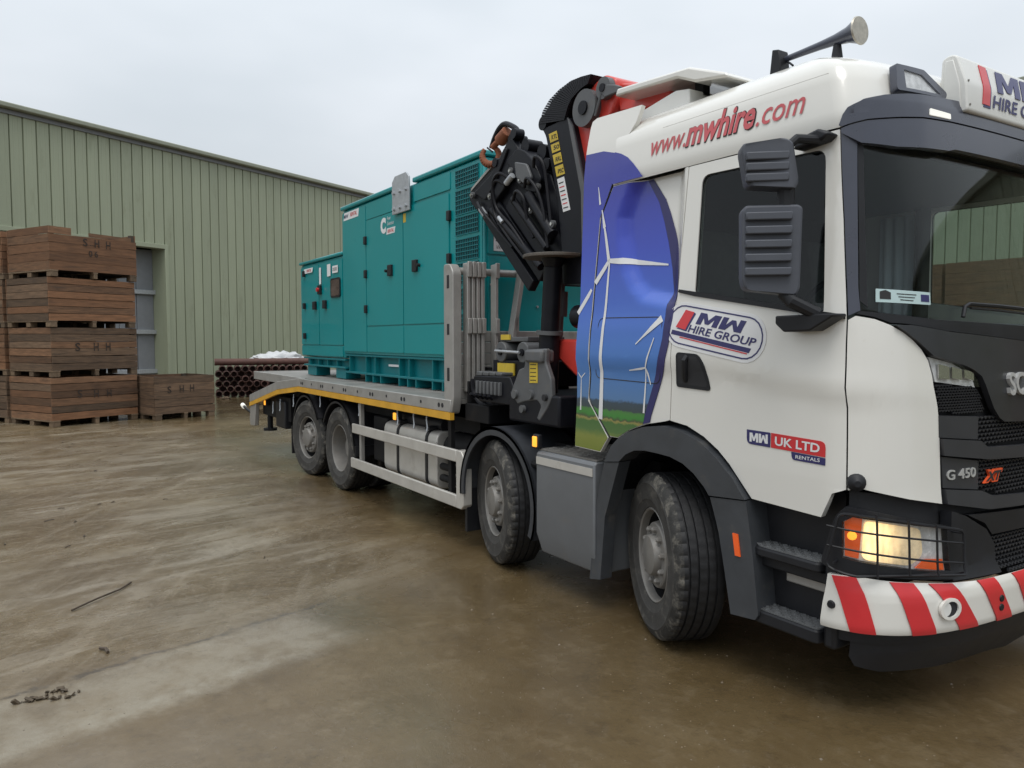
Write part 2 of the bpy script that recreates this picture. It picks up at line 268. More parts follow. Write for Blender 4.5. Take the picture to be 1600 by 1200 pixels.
# ------------------------------------------------------------------ mesh helpers
def link(o, parent=None):
    COL.objects.link(o)
    if parent: o.parent = parent
    return o
def tag(o, label, cat, group=None):
    o['label'] = label; o['category'] = cat
    if group: o['group'] = group
    return o
def empty(name, loc=(0, 0, 0), rz=0):
    e = bpy.data.objects.new(name, None); e.empty_display_size = .2; e.location = loc; e.rotation_euler = (0, 0, rz); return link(e)
def finish(me, mtl, smooth=True, ang=35):
    bm = bmesh.new(); bm.from_mesh(me); bmesh.ops.remove_doubles(bm, verts=bm.verts, dist=1e-5); bmesh.ops.recalc_face_normals(bm, faces=bm.faces); bm.to_mesh(me); bm.free()
    if smooth:
        me.shade_smooth(); me.set_sharp_from_angle(angle=radians(ang))
    for q in (mtl if isinstance(mtl, (list, tuple)) else [mtl]): me.materials.append(q)
class MB:
    def __init__(s): s.v = []; s.f = []; s.mi = []; s.cur = 0
    def add(s, vs, fs):
        o = len(s.v); s.v += [tuple(q) for q in vs]
        for f in fs: s.f.append([i+o for i in f]); s.mi.append(s.cur)
        return s
    def box(s, x0, x1, y0, y1, z0, z1):
        return s.add([(x, y, z) for z in (z0, z1) for y in (y0, y1) for x in (x0, x1)], [(0, 2, 3, 1), (4, 5, 7, 6), (0, 1, 5, 4), (2, 6, 7, 3), (0, 4, 6, 2), (1, 3, 7, 5)])
    def obox(s, c, ax, ay, az):
        c, ax, ay, az = map(Vector, (c, ax, ay, az))
        return s.add([c+ax*i+ay*j+az*k for k in (-1, 1) for j in (-1, 1) for i in (-1, 1)], [(0, 2, 3, 1), (4, 5, 7, 6), (0, 1, 5, 4), (2, 6, 7, 3), (0, 4, 6, 2), (1, 3, 7, 5)])
    def bar(s, p0, p1, w, h, up=(0, 0, 1)):
        p0, p1 = Vector(p0), Vector(p1); d = (p1-p0); u = Vector(up); a = d.cross(u).normalized(); b = a.cross(d).normalized()
        return s.obox((p0+p1)/2, d/2, a*(w/2), b*(h/2))
    def prism(s, pts, ax, a, b):
        n = len(pts)
        def P(p, h): return {'y': (p[0], h, p[1]), 'x': (h, p[0], p[1]), 'z': (p[0], p[1], h)}[ax]
        return s.add([P(p, a) for p in pts]+[P(p, b) for p in pts], [tuple(range(n)), tuple(range(2*n-1, n-1, -1))]+[(i, (i+1) % n, (i+1) % n+n, i+n) for i in range(n)])
    def cyl(s, p0, p1, r0, r1=None, n=16):
        if r1 is None: r1 = r0
        p0, p1 = Vector(p0), Vector(p1); d = (p1-p0).normalized(); a = d.orthogonal().normalized(); b = d.cross(a)
        ring = lambda p, r: [p+(a*cos(2*pi*i/n)+b*sin(2*pi*i/n))*r for i in range(n)]
        return s.add(ring(p0, r0)+ring(p1, r1), [tuple(range(n-1, -1, -1)), tuple(range(n, 2*n))]+[(i, (i+1) % n, (i+1) % n+n, i+n) for i in range(n)])
    def tube(s, path, r, n=8, closed=False):
        P = [Vector(p) for p in path]; m = len(P); rings = []; a = None
        for i in range(m):
            if closed: t = (P[(i+1) % m]-P[i-1]).normalized()
            else: t = (P[min(i+1, m-1)]-P[max(i-1, 0)]).normalized()
            a = t.orthogonal().normalized() if a is None else (a-t*a.dot(t)).normalized()
            b = t.cross(a); rings.append([P[i]+(a*cos(2*pi*k/n)+b*sin(2*pi*k/n))*r for k in range(n)])
        fs = []
        for i in range(m if closed else m-1):
            j = (i+1) % m
            fs += [(i*n+k, i*n+(k+1) % n, j*n+(k+1) % n, j*n+k) for k in range(n)]
        if not closed: fs += [tuple(range(n-1, -1, -1)), tuple(range((m-1)*n, m*n))]
        return s.add([v for q in rings for v in q], fs)
    def lathe(s, prof, n=48, fn=None, o=(0, 0, 0), close=False):   # axis Y, prof (r, y)
        vs = []; fs = []; m = len(prof)
        for i in range(n):
            a = 2*pi*i/n
            for j, (r, y) in enumerate(prof):
                if fn: r = fn(i, j, r)
                vs.append((o[0]+r*cos(a), o[1]+y, o[2]+r*sin(a)))
        for i in range(n):
            k = (i+1) % n
            for j in range(m-1 if not close else m):
                q = (j+1) % m; fs.append((i*m+j, i*m+q, k*m+q, k*m+j))
        return s.add(vs, fs)
    def build(s, name, mtl, parent=None, bevel=0, smooth=True, ang=35, loc=None, rot=None):
        me = bpy.data.meshes.new(name); me.from_pydata(s.v, [], s.f)
        if any(s.mi):
            for p, q in zip(me.polygons, s.mi): p.material_index = q
        finish(me, mtl, smooth, ang)
        o = bpy.data.objects.new(name, me); link(o, parent)
        if loc: o.location = loc
        if rot: o.rotation_euler = rot
        if bevel:
            b = o.modifiers.new('bevel', 'BEVEL'); b.width = bevel; b.segments = 2; b.limit_method = 'ANGLE'; b.angle_limit = radians(40)
        return o
def B(): return MB()

def round_poly(pts, r=.03, n=4):
    out = []; m = len(pts)
    for i in range(m):
        p0, p, p1 = Vector(pts[i-1]), Vector(pts[i]), Vector(pts[(i+1) % m])
        rr = r[i] if isinstance(r, (list, tuple)) else r
        d0, d1 = p0-p, p1-p; k = min(rr, d0.length*.45, d1.length*.45)
        if k < 1e-4: out.append((p.x, p.y)); continue
        a, b = p+d0.normalized()*k, p+d1.normalized()*k
        for j in range(n+1):
            t = j/n; q = a*(1-t)**2+p*2*t*(1-t)+b*t*t; out.append((q.x, q.y))
    return out

def snorm(surf, s, z):
    e = .004; a = Vector(surf(s+e, z))-Vector(surf(s-e, z)); b = Vector(surf(s, z+e))-Vector(surf(s, z-e)); return a.cross(b).normalized()
def panel(name, surf, poly, mtl, parent, off=0., thick=.02, step=(.06, .12), holes=(), label=None):
    """A sheet of real thickness cut to an outline and laid on a curved surface."""
    loops = [poly]+list(holes); flat = [p for q in loops for p in q]
    tris = tessellate_polygon([[Vector((p[0], p[1], 0)) for p in q] for q in loops])
    bm = bmesh.new(); vs = [bm.verts.new((p[0], p[1], 0)) for p in flat]
    for t in tris:
        try: bm.faces.new([vs[i] for i in t])
        except ValueError: pass
    for ax in (0, 1):
        lo = min(p[ax] for p in flat); hi = max(p[ax] for p in flat); n = int((hi-lo)/step[ax])
        for i in range(1, n+1):
            co = [0, 0, 0]; co[ax] = lo+(hi-lo)*i/(n+1); no = [0, 0, 0]; no[ax] = 1
            bmesh.ops.bisect_plane(bm, geom=bm.verts[:]+bm.edges[:]+bm.faces[:], plane_co=co, plane_no=no, dist=1e-5)
    bm.verts.index_update()
    top = []; bot = []
    for v in bm.verts:
        p = Vector(surf(v.co.x, v.co.y)); n = snorm(surf, v.co.x, v.co.y); top.append(p+n*off); bot.append(p+n*(off-thick))
    nv = len(top); fs = []
    for f in bm.faces:
        ii = [v.index for v in f.verts]; fs.append(ii); fs.append([i+nv for i in reversed(ii)])
    for e in bm.edges:
        if len(e.link_faces) == 1: a, c = e.verts[0].index, e.verts[1].index; fs.append([a, c, c+nv, a+nv])
    bm.free()
    mb = MB(); mb.add(top+bot, fs); o = mb.build(name, mtl, parent, ang=50)
    if label: o['label'] = label
    return o

def text_geo(txt, bold=0., shear=0., extrude=0., space=1.):
    c = bpy.data.curves.new('t', 'FONT'); c.body = txt; c.size = 1; c.offset = bold; c.shear = shear; c.extrude = extrude; c.space_character = space; c.resolution_u = 3; c.fill_mode = 'FRONT' if not extrude else 'BOTH'
    o = bpy.data.objects.new('t', c); COL.objects.link(o); bpy.context.view_layer.update()
    me = bpy.data.meshes.new_from_object(o.evaluated_get(bpy.context.evaluated_depsgraph_get()))
    vs = [tuple(v.co) for v in me.vertices]; fs = [list(p.vertices) for p in me.polygons]
    bpy.data.objects.remove(o); bpy.data.curves.remove(c); bpy.data.meshes.remove(me)
    return vs, fs
def lettering(surf, txt, s0, z0, wid, hei, mtl, parent, off=.003, ang=0., bold=.0, shear=0., ext=0., space=1., name='lettering', skew=0.):
    """Print text on a surface: lower left corner at (s0, z0), total width and letter height given."""
    vs, fs = text_geo(txt, bold, shear, .5 if ext else 0, space)
    x0 = min(v[0] for v in vs); x1 = max(v[0] for v in vs); y0 = min(v[1] for v in vs); y1 = max(v[1] for v in vs); ca, sa = cos(ang), sin(ang)
    out = []
    for x, y, zz in vs:
        u = (x-x0)/(x1-x0)*wid; v = (y-y0)/(y1-y0)*hei; s = s0+u*ca-v*sa; z = z0+u*sa+v*ca
        p = Vector(surf(s, z)); out.append(p+snorm(surf, s, z)*(off+zz*ext))
    mb = MB(); mb.add(out, fs); return mb.build(name, mtl, parent, smooth=False)

MG = [(0, 0), (0, 1), (.30, 1), (.5, .45), (.70, 1), (1, 1), (1, 0), (.76, 0), (.76, .62), (.585, .12), (.415, .12), (.24, .62), (.24, 0)]
def block_mw(surf, s0, z0, wid, hei, mtl, parent, off, ang=0., shear=.3, step=(.2, .05)):
    ca, sa = cos(ang), sin(ang); lw = (wid-shear*hei)*.48
    for k, gl_ in enumerate((MG, [(x, 1-y) for x, y in reversed(MG)])):
        o = k*(wid-shear*hei)*.52; P_ = []
        for x, y in gl_: u = o+x*lw+y*hei*shear; v = y*hei; P_.append((s0+u*ca-v*sa, z0+u*sa+v*ca))
        panel('letter', surf, P_, mtl, parent, off=off, thick=.002, step=step)

# ------------------------------------------------------------------ setting: yard
gs = MB(); gs.add([(-500, -500, 0), (500, -500, 0), (500, 500, 0), (-500, 500, 0)], [(0, 1, 2, 3)])
g = gs.build('ground', YARD, smooth=False); g['kind'] = 'structure'

# ------------------------------------------------------------------ green clad shed
NW, RIB, EAVE = 21.5, .36, 8.15
def wall_pt(wv, n, z=0): return WD*wv+ND*n+Vector((0, 0, z))
shed = empty('clad_shed', wall_pt(10, NW), WANG)       # local x along the wall, y into the building
tag(shed, 'large green metal clad shed with vertical panels behind the crates and truck', 'shed')
X0, X1, DX0, DX1, DZ = -12., 26., -5.6, .60, 4.86      # wall ends and doorway, local x
core = B(); core.box(X0, DX0, .06, 30, 0, EAVE-.05).box(DX1, X1, .06, 30, 0, EAVE-.05).box(DX0, DX1, .06, 30, DZ, EAVE-.05).box(DX0, DX1, .72, 30, 0, DZ)
core.build('wall_core', DARK, shed, smooth=False)
def clad_mesh(z0, z1):
    prof = [(.0, .05), (.012, .05), (.022, .0), (.10, .0), (.106, -.004), (.116, -.004), (.122, 0), (.235, 0), (.241, -.004), (.251, -.004), (.257, 0), (RIB-.02, 0), (RIB-.010, .05), (RIB, .05)]
    b = B(); n = len(prof); b.add([(x, y, z) for z in (z0, z1) for x, y in prof], [(i, i+1, i+1+n, i+n) for i in range(n-1)])
    o = b.build('cladding_panel', CLAD, shed, ang=20); return o
full = clad_mesh(0, EAVE-.1); part = clad_mesh(DZ, EAVE-.1); x = X0; k = 0; fu = pu = False
while x < X1-.01:
    src = part if (x > DX0-.2 and x < DX1-.2) else full
    first = (src is full and not fu) or (src is part and not pu)
    if src is full: fu = True
    else: pu = True
    o = src if first else link(src.copy(), shed)
    o.location = (x, random.uniform(-.004, .004), 0); x += RIB
B().box(X0-.2, X1+.2, -.26, .1, EAVE-.04, EAVE+.10).build('gutter', GUTTER, shed, bevel=.03)
B().box(X0-.2, X1+.2, -.06, .06, EAVE-.16, EAVE-.05).build('shaded_eaves_flashing', DOORG, shed)  # flashing in a darker grey, painting the shadow under the gutter
rf = B(); rf.add([(X0-.2, -.1, EAVE+.08), (X1+.2, -.1, EAVE+.08), (X1+.2, 16, EAVE+2.2), (X0-.2, 16, EAVE+2.2), (X0-.2, 31, EAVE), (X1+.2, 31, EAVE)], [(0, 1, 2, 3), (3, 2, 5, 4)])
rf.build('roof', GUTTER, shed, smooth=False)
B().box(DX1-.02, DX1+.10, -.05, .70, 0, DZ+.1).build('door_jamb', CLAD, shed, bevel=.01)
B().box(DX0-.10, DX0+.02, -.05, .70, 0, DZ+.1).build('door_jamb', CLAD, shed, bevel=.01)
B().box(DX0, DX1, -.05, .3, DZ-.04, DZ+.1).build('door_lintel', CLAD, shed, bevel=.01)
dr = B()
for i in range(10): dr.box(DX0+.02+i*.617, DX0+.62+i*.617, .62, .68, 0, DZ-.05)
dr.build('inner_door', DOORG, shed, bevel=.01)
for z in (.75, 2.05, 3.35): B().box(DX0+.02, DX1-.02,   .50, .615, z, z+.14).build('door_rail', GALV, shed, bevel=.01)

# second shed across the yard, seen through the cab
s2 = empty('far_shed', (-2, 19, 0)); tag(s2, 'green metal clad shed seen through the truck cab glass', 'shed')
B().box(-14, 40, .06, 20, 0, 8.9).build('wall_core', DARK, s2, smooth=False)
p2 = clad_mesh(0, 8.9); p2.parent = s2; x = -14
while x < 39.9:
    o = p2 if x == -14 else link(p2.copy(), s2)
    o.location = (x, 0, 0); x += RIB
B().box(-14.2, 40.2, -.25, .2, 8.8, 9.05).build('gutter', GUTTER, s2, bevel=.03)

# ------------------------------------------------------------------ potato crates
PLK = {}
def plank(L_, h, t=.026):
    key = (round(L_, 3), round(h, 3))
    if key not in PLK:
        b = B(); n = 5; rnd = random.Random(hash(key) & 255)
        vs = []; fs = []
        for i in range(n+1):
            x = L_*i/n; dz = rnd.uniform(-.004, .004)
            vs += [(x, 0, 0+dz), (x, t, 0+dz), (x, t, h+dz), (x, 0, h+dz)]
        for i in range(n):
            for j in range(4): fs.append((i*4+j, i*4+(j+1) % 4, i*4+4+(j+1) % 4, i*4+4+j))
        fs += [(0, 1, 2, 3), (n*4+3, n*4+2, n*4+1, n*4)]
        me = bpy.data.meshes.new('plank'); me.from_pydata(vs, [], fs); finish(me, WOOD, False); PLK[key] = me
    return PLK[key]
def crate(loc, rz, Wc, Dc, Hc, heights, label, group, rnd, notch=False, text=None, sidetext=False, cat='crate'):
    r = empty('potato_crate', loc, rz); tag(r, label, cat, group); tones = rnd.choice(([WOOD3, WOOD3, WOOD], [WOOD, WOOD2, WOOD3], [WOOD2, WOOD2, WOOD], [WOOD3, WOOD, WOOD2]))
    def put(me, p, a=0, m=None):
        o = bpy.data.objects.new('plank', me); link(o, r); o.material_slots[0].link = 'OBJECT'; o.material_slots[0].material = rnd.choice(tones); o.location = p; o.rotation_euler = (rnd.uniform(-.01, .01), rnd.uniform(-.004, .004), a); return o
    foot = .14; n = len(heights); tot = sum(heights); z = foot
    for i, h in enumerate(heights):
        hh = h/tot*(Hc-foot-.011*n); j = rnd.uniform(-.006, .006)
        if notch and i == n-1:      # broken board: only the left third and some of the right survive
            put(plank(Wc*.24, hh), (0, j, z)); put(plank(Wc*.50, hh*.55), (Wc*.44, j, z))
        else: put(plank(Wc, hh), (rnd.uniform(-.006, .006), j, z))
        put(plank(Wc, hh), (0, Dc-.026+j, z))
        put(plank(Dc-.06, hh), (.026+j, .03, z), pi/2); put(plank(Dc-.06, hh), (Wc+j, .03, z), pi/2)
        z += hh+.011
    def wood(name, x0, x1, y0, y1, z0, z1, m_=WOODP):
        b = B().box(x0, x1, y0, y1, z0, z1).build(name, m_, r, bevel=.006); return b
    for x in (0.03, Wc-.12):
        for y in (.03, Dc-.12): wood('corner_post', x, x+.09, y, y+.09, foot, Hc-.01, WOODD)
    for x, wd in ((.0, .17), (Wc*.5-.05, .10), (Wc-.17, .17)):
        wood('foot', x+.01, x+wd-.01, -.008, .16, 0, foot-.035); wood('foot', x+.01, x+wd-.01, Dc-.16, Dc, 0, foot-.035); wood('foot', x+.01, x+wd-.01, Dc/2-.08, Dc/2+.08, 0, foot-.035)
        wood('bearer', x, x+wd, -.012, Dc, foot-.034, foot-.002)
    wood('rear_gap_board', .18, Wc-.18, Dc-.06, Dc-.02, .0, foot-.036, WOODD); wood('centre_gap_board', .18, Wc-.18, Dc*.5+.09, Dc*.5+.12, 0, foot-.036, WOODD)  # boards added to block the see-through foot gaps and keep them dark
    for i in range(6):
        y = .03+i*(Dc-.06)/6; wood('floor_board', .03, Wc-.03, y, y+(Dc-.06)/6-.01, foot+.002, foot+.024, WOODD)
    if text:
        sf = lambda s, zz: Vector((s, -.006, zz))
        for ch, sx, zz, hh in text:
            lettering(sf, ch, sx, zz, hh*.62, hh, STENCIL, r, off=.004, bold=.012)
    return r
rnd = random.Random(3)
stack0 = wall_pt(3.58, 15.58); H = 1.07
texts = [[('S', .55, .60, .17), ('H', .92, .58, .17), ('H', 1.22, .58, .17)], [('S', .50, .55, .18), ('H', .92, .55, .18), ('H', 1.2, .55, .18)], None, [('S', .72, .70, .16), ('H', .98, .69, .17), ('H', 1.24, .68, .17), ('0', .84, .48, .13), ('6', .97, .48, .13)]]
labs = ['brown slatted potato crate stencilled S H H, bottom of the end stack', 'brown slatted potato crate, second from the ground in the end stack', 'plain brown slatted potato crate, third from the ground in the end stack', 'brown potato crate with a broken top board on top of the end stack']
for k in range(4):
    hs = ([.16, .15, .17, .15, .16, .14] if k != 3 else [.2, .19, .2, .18, .16])
    crate(stack0+WD*rnd.uniform(-.05, .05)+ND*rnd.uniform(-.05, .05)+Vector((0, 0, k*H)), WANG+rnd.uniform(-.012, .012), 1.97, 1.66, H-.003, hs, labs[k], 'potato crates stacked by the shed', rnd, notch=(k == 3), text=texts[k])
for c in range(1):
    b0 = stack0+ND*(1.66+.12)+WD*(-.02)
    for k in range(4):
        crate(b0+ND*rnd.uniform(0, .04)+Vector((0, 0, k*H)), WANG+rnd.uniform(-.01, .01), 1.97, 1.66, H-.003, [.17, .16, .17, .15, .17, .14], ['brown potato crate at the bottom of the stack behind the end stack', 'brown potato crate second up in the stack behind the end stack', 'brown potato crate third up in the stack behind the end stack', 'brown potato crate on top of the stack behind the end stack'][k], 'potato crates stacked by the shed', rnd)
lz = math.atan2(.94, -.34)
crate(Vector((-15.80, -1.97, 0)), lz, 1.50, 1.35, 1.02, [.16, .18, .17, .18, .16], 'single low potato crate standing alone beside the tall stack', None, rnd, text=[('S', .30, .62, .16), ('H', .60, .62, .17), ('H', .86, .63, .17)])
# far crates seen through the cab, simple boards
def far_crate(loc, label):
    r = empty('potato_crate', loc); tag(r, label, 'crate', 'potato crates across the yard')
    b = B()
    for i in range(5):
        z = .14+i*.186; b.box(0, 1.95, 0, .03, z, z+.18); b.box(0, 1.95, 1.3, 1.33, z, z+.18); b.box(0, .03, .03, 1.3, z, z+.18); b.box(1.92, 1.95, .03, 1.3, z, z+.18)
    b.build('boards', WOOD, r); b = B()
    for x in (0, .9, 1.78): b.box(x, x+.17, 0, 1.33, 0, .135)
    b.build('bearers', WOODP, r)
for c in range(10):
    for k in range(3): far_crate((-14+c*2.03, 9.2+rnd.uniform(-.04, .04), k*H), 'brown potato crate in the row seen through the truck cab glass')

# ------------------------------------------------------------------ pipes, sheet, litter
pz0 = wall_pt(10.95, 19.45); PANG = radians(78.5); RD_ = Vector((cos(PANG), sin(PANG), 0)); AD_ = Vector((-sin(PANG), cos(PANG), 0))
for r_ in range(6):
    for c in range(13 - (r_ % 2)):
        rad = .10; b = B(); Lp = 1.3
        b.lathe([(rad, 0), (rad, Lp), (rad-.012, Lp), (rad-.012, 0)], 14, close=True)
        b.cyl((0, .30, 0), (0, .36, 0), rad-.006, n=14)  # plug added inside the bore so the pipe end stays dark
        b.lathe([(rad+.014, .02), (rad+.014, .16), (rad, .17), (rad, .01)], 14, close=True)
        o = b.build('steel_pipe', PIPE, None) if (r_ == 0 and c == 0) else link(pipe0.copy())
        if r_ == 0 and c == 0: pipe0 = o
        o.location = pz0+RD_*(c*.232+(r_ % 2)*.116)+AD_*rnd.uniform(-.12, .12)+Vector((0, 0, .114+r_*.160))
        o.rotation_euler = (0, 0, PANG); tag(o, 'rusty steel pipe lying end-on in the stack by the shed', 'pipe', 'rusty pipes stacked by the shed')
lp = B(); lp.lathe([(.11, 0), (.11, 3.4), (.098, 3.4), (.098, 0)], 16, close=True)
o = lp.build('steel_pipe', PIPE); o.location = pz0+RD_*(-.12)+AD_*.30+Vector((0, 0, 1.14)); o.rotation_euler = (0, 0, PANG-pi/2); tag(o, 'long brown pipe laid crosswise on top of the pipe stack', 'pipe')
ts = B(); tn = 40
def lump(name, loc, sx, sy, sz, mtl, seed, amp=.25, n=28, m=14):
    from mathutils import noise
    b = B(); vs = []; fs = []
    for j in range(m+1):
        for i in range(n):
            a = 2*pi*i/n; p = pi/2*j/m; d = Vector((cos(a)*cos(p), sin(a)*cos(p), sin(p)))
            k = 1+amp*noise.noise(d*2.3+Vector((seed, 0, 0)))+amp*.6*noise.noise(d*6+Vector((0, seed, 0)))
            vs.append((d.x*sx*k, d.y*sy*k, max(0, d.z*sz*k)))
    for j in range(m):
        for i in range(n): fs.append((j*n+i, j*n+(i+1) % n, (j+1)*n+(i+1) % n, (j+1)*n+i))
    b.add(vs, fs); o = b.build(name, mtl, None, ang=60); o.location = loc; return o
tag(lump('plastic_sheet', pz0+RD_*2.0+AD_*1.25+Vector((0, 0, 1.04)), .6, .95, .36, TARP, 3.3, .5), 'crumpled white plastic sheet heaped over the pipe stack', 'sheet')
tag(lump('cloth_scrap', wall_pt(10.75, 18.9), .2, .16, .06, WOODP, 5.1, .5), 'scrap of tan cloth on the ground by the pipes', 'scrap')
def stick(pts, r, label):
    b = B(); b.tube(pts, r, 6); tag(b.build('broken_stick', BARK), label, 'stick')
stick([(-2.52, -4.28, .012), (-2.66, -4.12, .022), (-2.83, -3.95, .015), (-2.98, -3.86, .012)], .007, 'long dark broken stick lying on the wet yard')
stick([(-1.68, -4.17, .012), (-1.64, -4.14, .016), (-1.59, -4.135, .010)], .010, 'short dark twig lying between the stick and the mud clod')
b = B()
for i in range(70):
    a = rnd.uniform(0, 6.28); rr = rnd.random()**.6; c = Vector((-1.13+.06*cos(a)*rr+.03*sin(a*2), -4.46+.15*sin(a)*rr, .003)); q = .003+.016*rnd.random()**3
    u = Vector((rnd.uniform(-1, 1), rnd.uniform(-1, 1), rnd.uniform(-.2, .6))).normalized()*q; v = u.orthogonal().normalized()*q*.7; b.obox(c+Vector((0, 0, q*.4)), u, v, u.cross(v).normalized()*q*.35)
clod = tag(b.build('mud_clod', MUDC, ang=10), 'clod of dark crumbly mud on the pale concrete strip', 'mud')
b = B()
for i in range(2600):
    d = 1.2+9*rnd.random()**1.6; a = rnd.uniform(-.62, .55); c = Vector((3.5, -4.51, 0))+(Dh*cos(a)+Rv*sin(a))*d*1.15
    q = rnd.uniform(.0015, .0055)*(1+(rnd.random() > .97)*1.2); u = Vector((rnd.uniform(-1, 1), rnd.uniform(-1, 1), 0)).normalized(); v = Vector((-u.y, u.x, 0))
    b.add([c+u*q, c-u*q*.6+v*q*.8, c-u*q*.5-v*q*.9, c+Vector((u.x*q*.1, u.y*q*.1, q*.7))], [(0, 1, 3), (1, 2, 3), (2, 0, 3)])
gv = b.build('gravel', mat('grit', (.17, .14, .105), .6, var=.5, vscale=40), None, smooth=False); gv['kind'] = 'stuff'; gv['label'] = 'fine grit scattered over the wet yard'
for i in range(22):
    p = Vector((rnd.uniform(-14, -3), rnd.uniform(-5.5, -2.6), 0)); a = rnd.uniform(0, 3.1); ll = rnd.uniform(.015, .05)
    d = Vector((cos(a), sin(a), 0))*ll; b = B(); b.tube([p-d+Vector((0, 0, .006)), p+Vector((0, 0, .014)), p+d*.9+d.orthogonal()*.2+Vector((0, 0, .006))], rnd.uniform(.003, .007), 5)
    tag(b.build('wood_splinter', BARK), 'small splinter of dark wood on the muddy yard', 'splinter', 'splinters scattered on the yard')

# ------------------------------------------------------------------ generator on the deck
GX0, GXM, GX1, GY, ZB = -8.48, -6.58, -2.82, .80, 1.68
gen = empty('diesel_generator', (0, 0, 0)); tag(gen, 'teal enclosed diesel generator with mesh vents strapped on the truck deck', 'generator')
B().box(GXM, GX1, -GY, GY, ZB, 3.60).build('canopy', TEAL, gen, bevel=.02)
B().box(GX0, GXM-.003, -GY+.012, GY-.012, ZB-.06, 3.02).build('control_housing', TEAL, gen, bevel=.02)
for x0, x1, z in ((GXM-.02, -4.78, 3.603), (-4.33, GX1+.02, 3.603)): B().box(x0, x1, -GY-.03, GY+.03, z, z+.055).build('roof_panel', TEAL, gen, bevel=.015)
B().box(GX0-.02, GXM-.025, -GY-.02, GY+.02, 3.023, 3.07).build('roof_panel', TEAL, gen, bevel=.015)
gs_ = lambda s, z: Vector((s, -GY, z))
gf_ = lambda s, z: Vector((GX1, s, z))
def gpanel(n, x0, x1, z0, z1, off=.014, mtl=TEAL, r=.015, th=.013, sf=gs_): return panel(n, sf, round_poly([(x0, z0), (x1, z0), (x1, z1), (x0, z1)], r, 3), mtl, gen, off=off, thick=th, step=(9, 9))
gp = [gpanel('side_panel', GXM+.02, -5.74, 1.72, 3.56), gpanel('top_panel', -5.72, -4.80, 3.375, 3.57), gpanel('top_panel', -4.33, -3.47, 3.395, 3.57)]
d1 = gpanel('door', -5.72, -4.62, 2.05, 3.365); d2 = gpanel('door', -4.60, -3.50, 2.05, 3.365)
gpanel('lower_panel', -5.72, -4.62, 1.72, 2.035); gpanel('lower_panel', -4.60, -3.50, 1.72, 2.035)
gpanel('vent_panel', -3.475, GX1-.02, 1.72, 3.57, off=.006)
d3 = gpanel('door', GX0+.03, -7.62, 1.80, 2.98, off=.003); d4 = gpanel('door', -7.59, GXM-.05, 1.80, 2.98, off=.003); gpanel('lower_panel', GX0+.03, GXM-.05, 1.64, 1.785, off=.003)
# vents: flat dark sheet painting the shade of the opening, behind a wire mesh
for z0, z1 in ((3.385, 3.545), (3.11, 3.345), (2.91, 3.085), (2.66, 2.865), (2.42, 2.63), (2.17, 2.38), (1.92, 2.13)):
    v = panel('vent', gs_, [(-3.35, z0), (-2.90, z0), (-2.90, z1), (-3.35, z1)], DARK, gen, off=.0075, thick=.004, step=(9, 9))
    b = B(); n = 13
    for i in range(n+1): x = -3.35+.45*i/n; b.box(x-.004, x+.004, -GY-.016, -GY-.009, z0, z1)
    k = max(3, int((z1-z0)/.04))
    for i in range(k+1): z = z0+(z1-z0)*i/k; b.box(-3.355, -2.895, -GY-.019, -GY-.013, z-.004, z+.004)
    b.build('mesh', TEALD, v, smooth=False)
# front end face
for y0, y1 in ((-.76, -.02), (.02, .76)):
    gpanel('end_panel', y0, y1, 2.69, 3.55, sf=gf_); gpanel('end_panel', y0, y1, 1.72, 2.67, sf=gf_)
lb = panel('label', gf_, [(-.70, 2.72), (-.56, 2.72), (-.56, 2.90), (-.70, 2.90)], LABELW, gen, off=.02, thick=.004, step=(9, 9))
lettering(gf_, '57', -.68, 2.81, .085, .06, INK, lb, off=.0215, bold=.02); lettering(gf_, 'kVA', -.67, 2.74, .07, .035, INK, lb, off=.0215)
for y, z in ((-.73, 3.0), (-.73, 2.4), (-.73, 1.9), (-.2, 3.0), (-.2, 2.2)): B().cyl((GX1+.012, y, z), (GX1+.03, y, z), .012, n=8).build('bolt', GALV, gen)
# hinges, handles, window, labels
def black(n, x, z, w_, h_, t=.03, par=gen): return B().box(x-w_/2, x+w_/2, -GY-.012-t, -GY-.008, z-h_/2, z+h_/2).build(n, BLACK, par, bevel=.005)
for z in (3.12, 2.70, 2.26): black('hinge', -5.73, z, .06, .10)
for z in (3.13, 2.70, 2.26): black('hinge', -3.48, z, .06, .10)
for x in (-4.96, -4.28):
    h_ = black('door_handle', x, 2.69, .11, .13); B().cyl((x+(.10 if x > -4.6 else -.10), -GY-.012, 2.69), (x+(.10 if x > -4.6 else -.10), -GY-.05, 2.69), .018, n=10).build('lock_knob', BLACK, gen)
for z in (2.88, 2.39, 1.93): black('hinge', -8.25, z, .06, .09)
for x in (-7.76, -7.31): black('door_handle', x, 2.38, .11, .12)
wfr = panel('control_window', gs_, round_poly([(-7.06, 2.46), (-6.68, 2.46), (-6.68, 2.73), (-7.06, 2.73)], .05), BLACK, gen, off=.02, thick=.012, step=(9, 9))
panel('pane', gs_, round_poly([(-7.03, 2.485), (-6.71, 2.485), (-6.71, 2.705), (-7.03, 2.705)], .04), mat('window_perspex', (.10, .08, .07), .12, var=.4, vscale=8), wfr, off=.022, thick=.004, step=(9, 9))
eb = black('emergency_stop', -7.52, 2.60, .11, .13); B().cyl((-7.52, -GY-.04, 2.60), (-7.52, -GY-.07, 2.60), .03, n=14).build('button', RED, eb)
def glabel(x0, x1, z0, z1, mtl=LABELW, skew=0.): return panel('label', gs_, [(x0, z0), (x1, z0), (x1+skew, z1), (x0+skew, z1)], mtl, gen, off=.0165, thick=.003, step=(9, 9))
glabel(-7.55, -7.47, 2.68, 2.92); q = glabel(-7.20, -7.06, 2.77, 2.94); q = glabel(-6.98, -6.76, 2.80, 2.90)
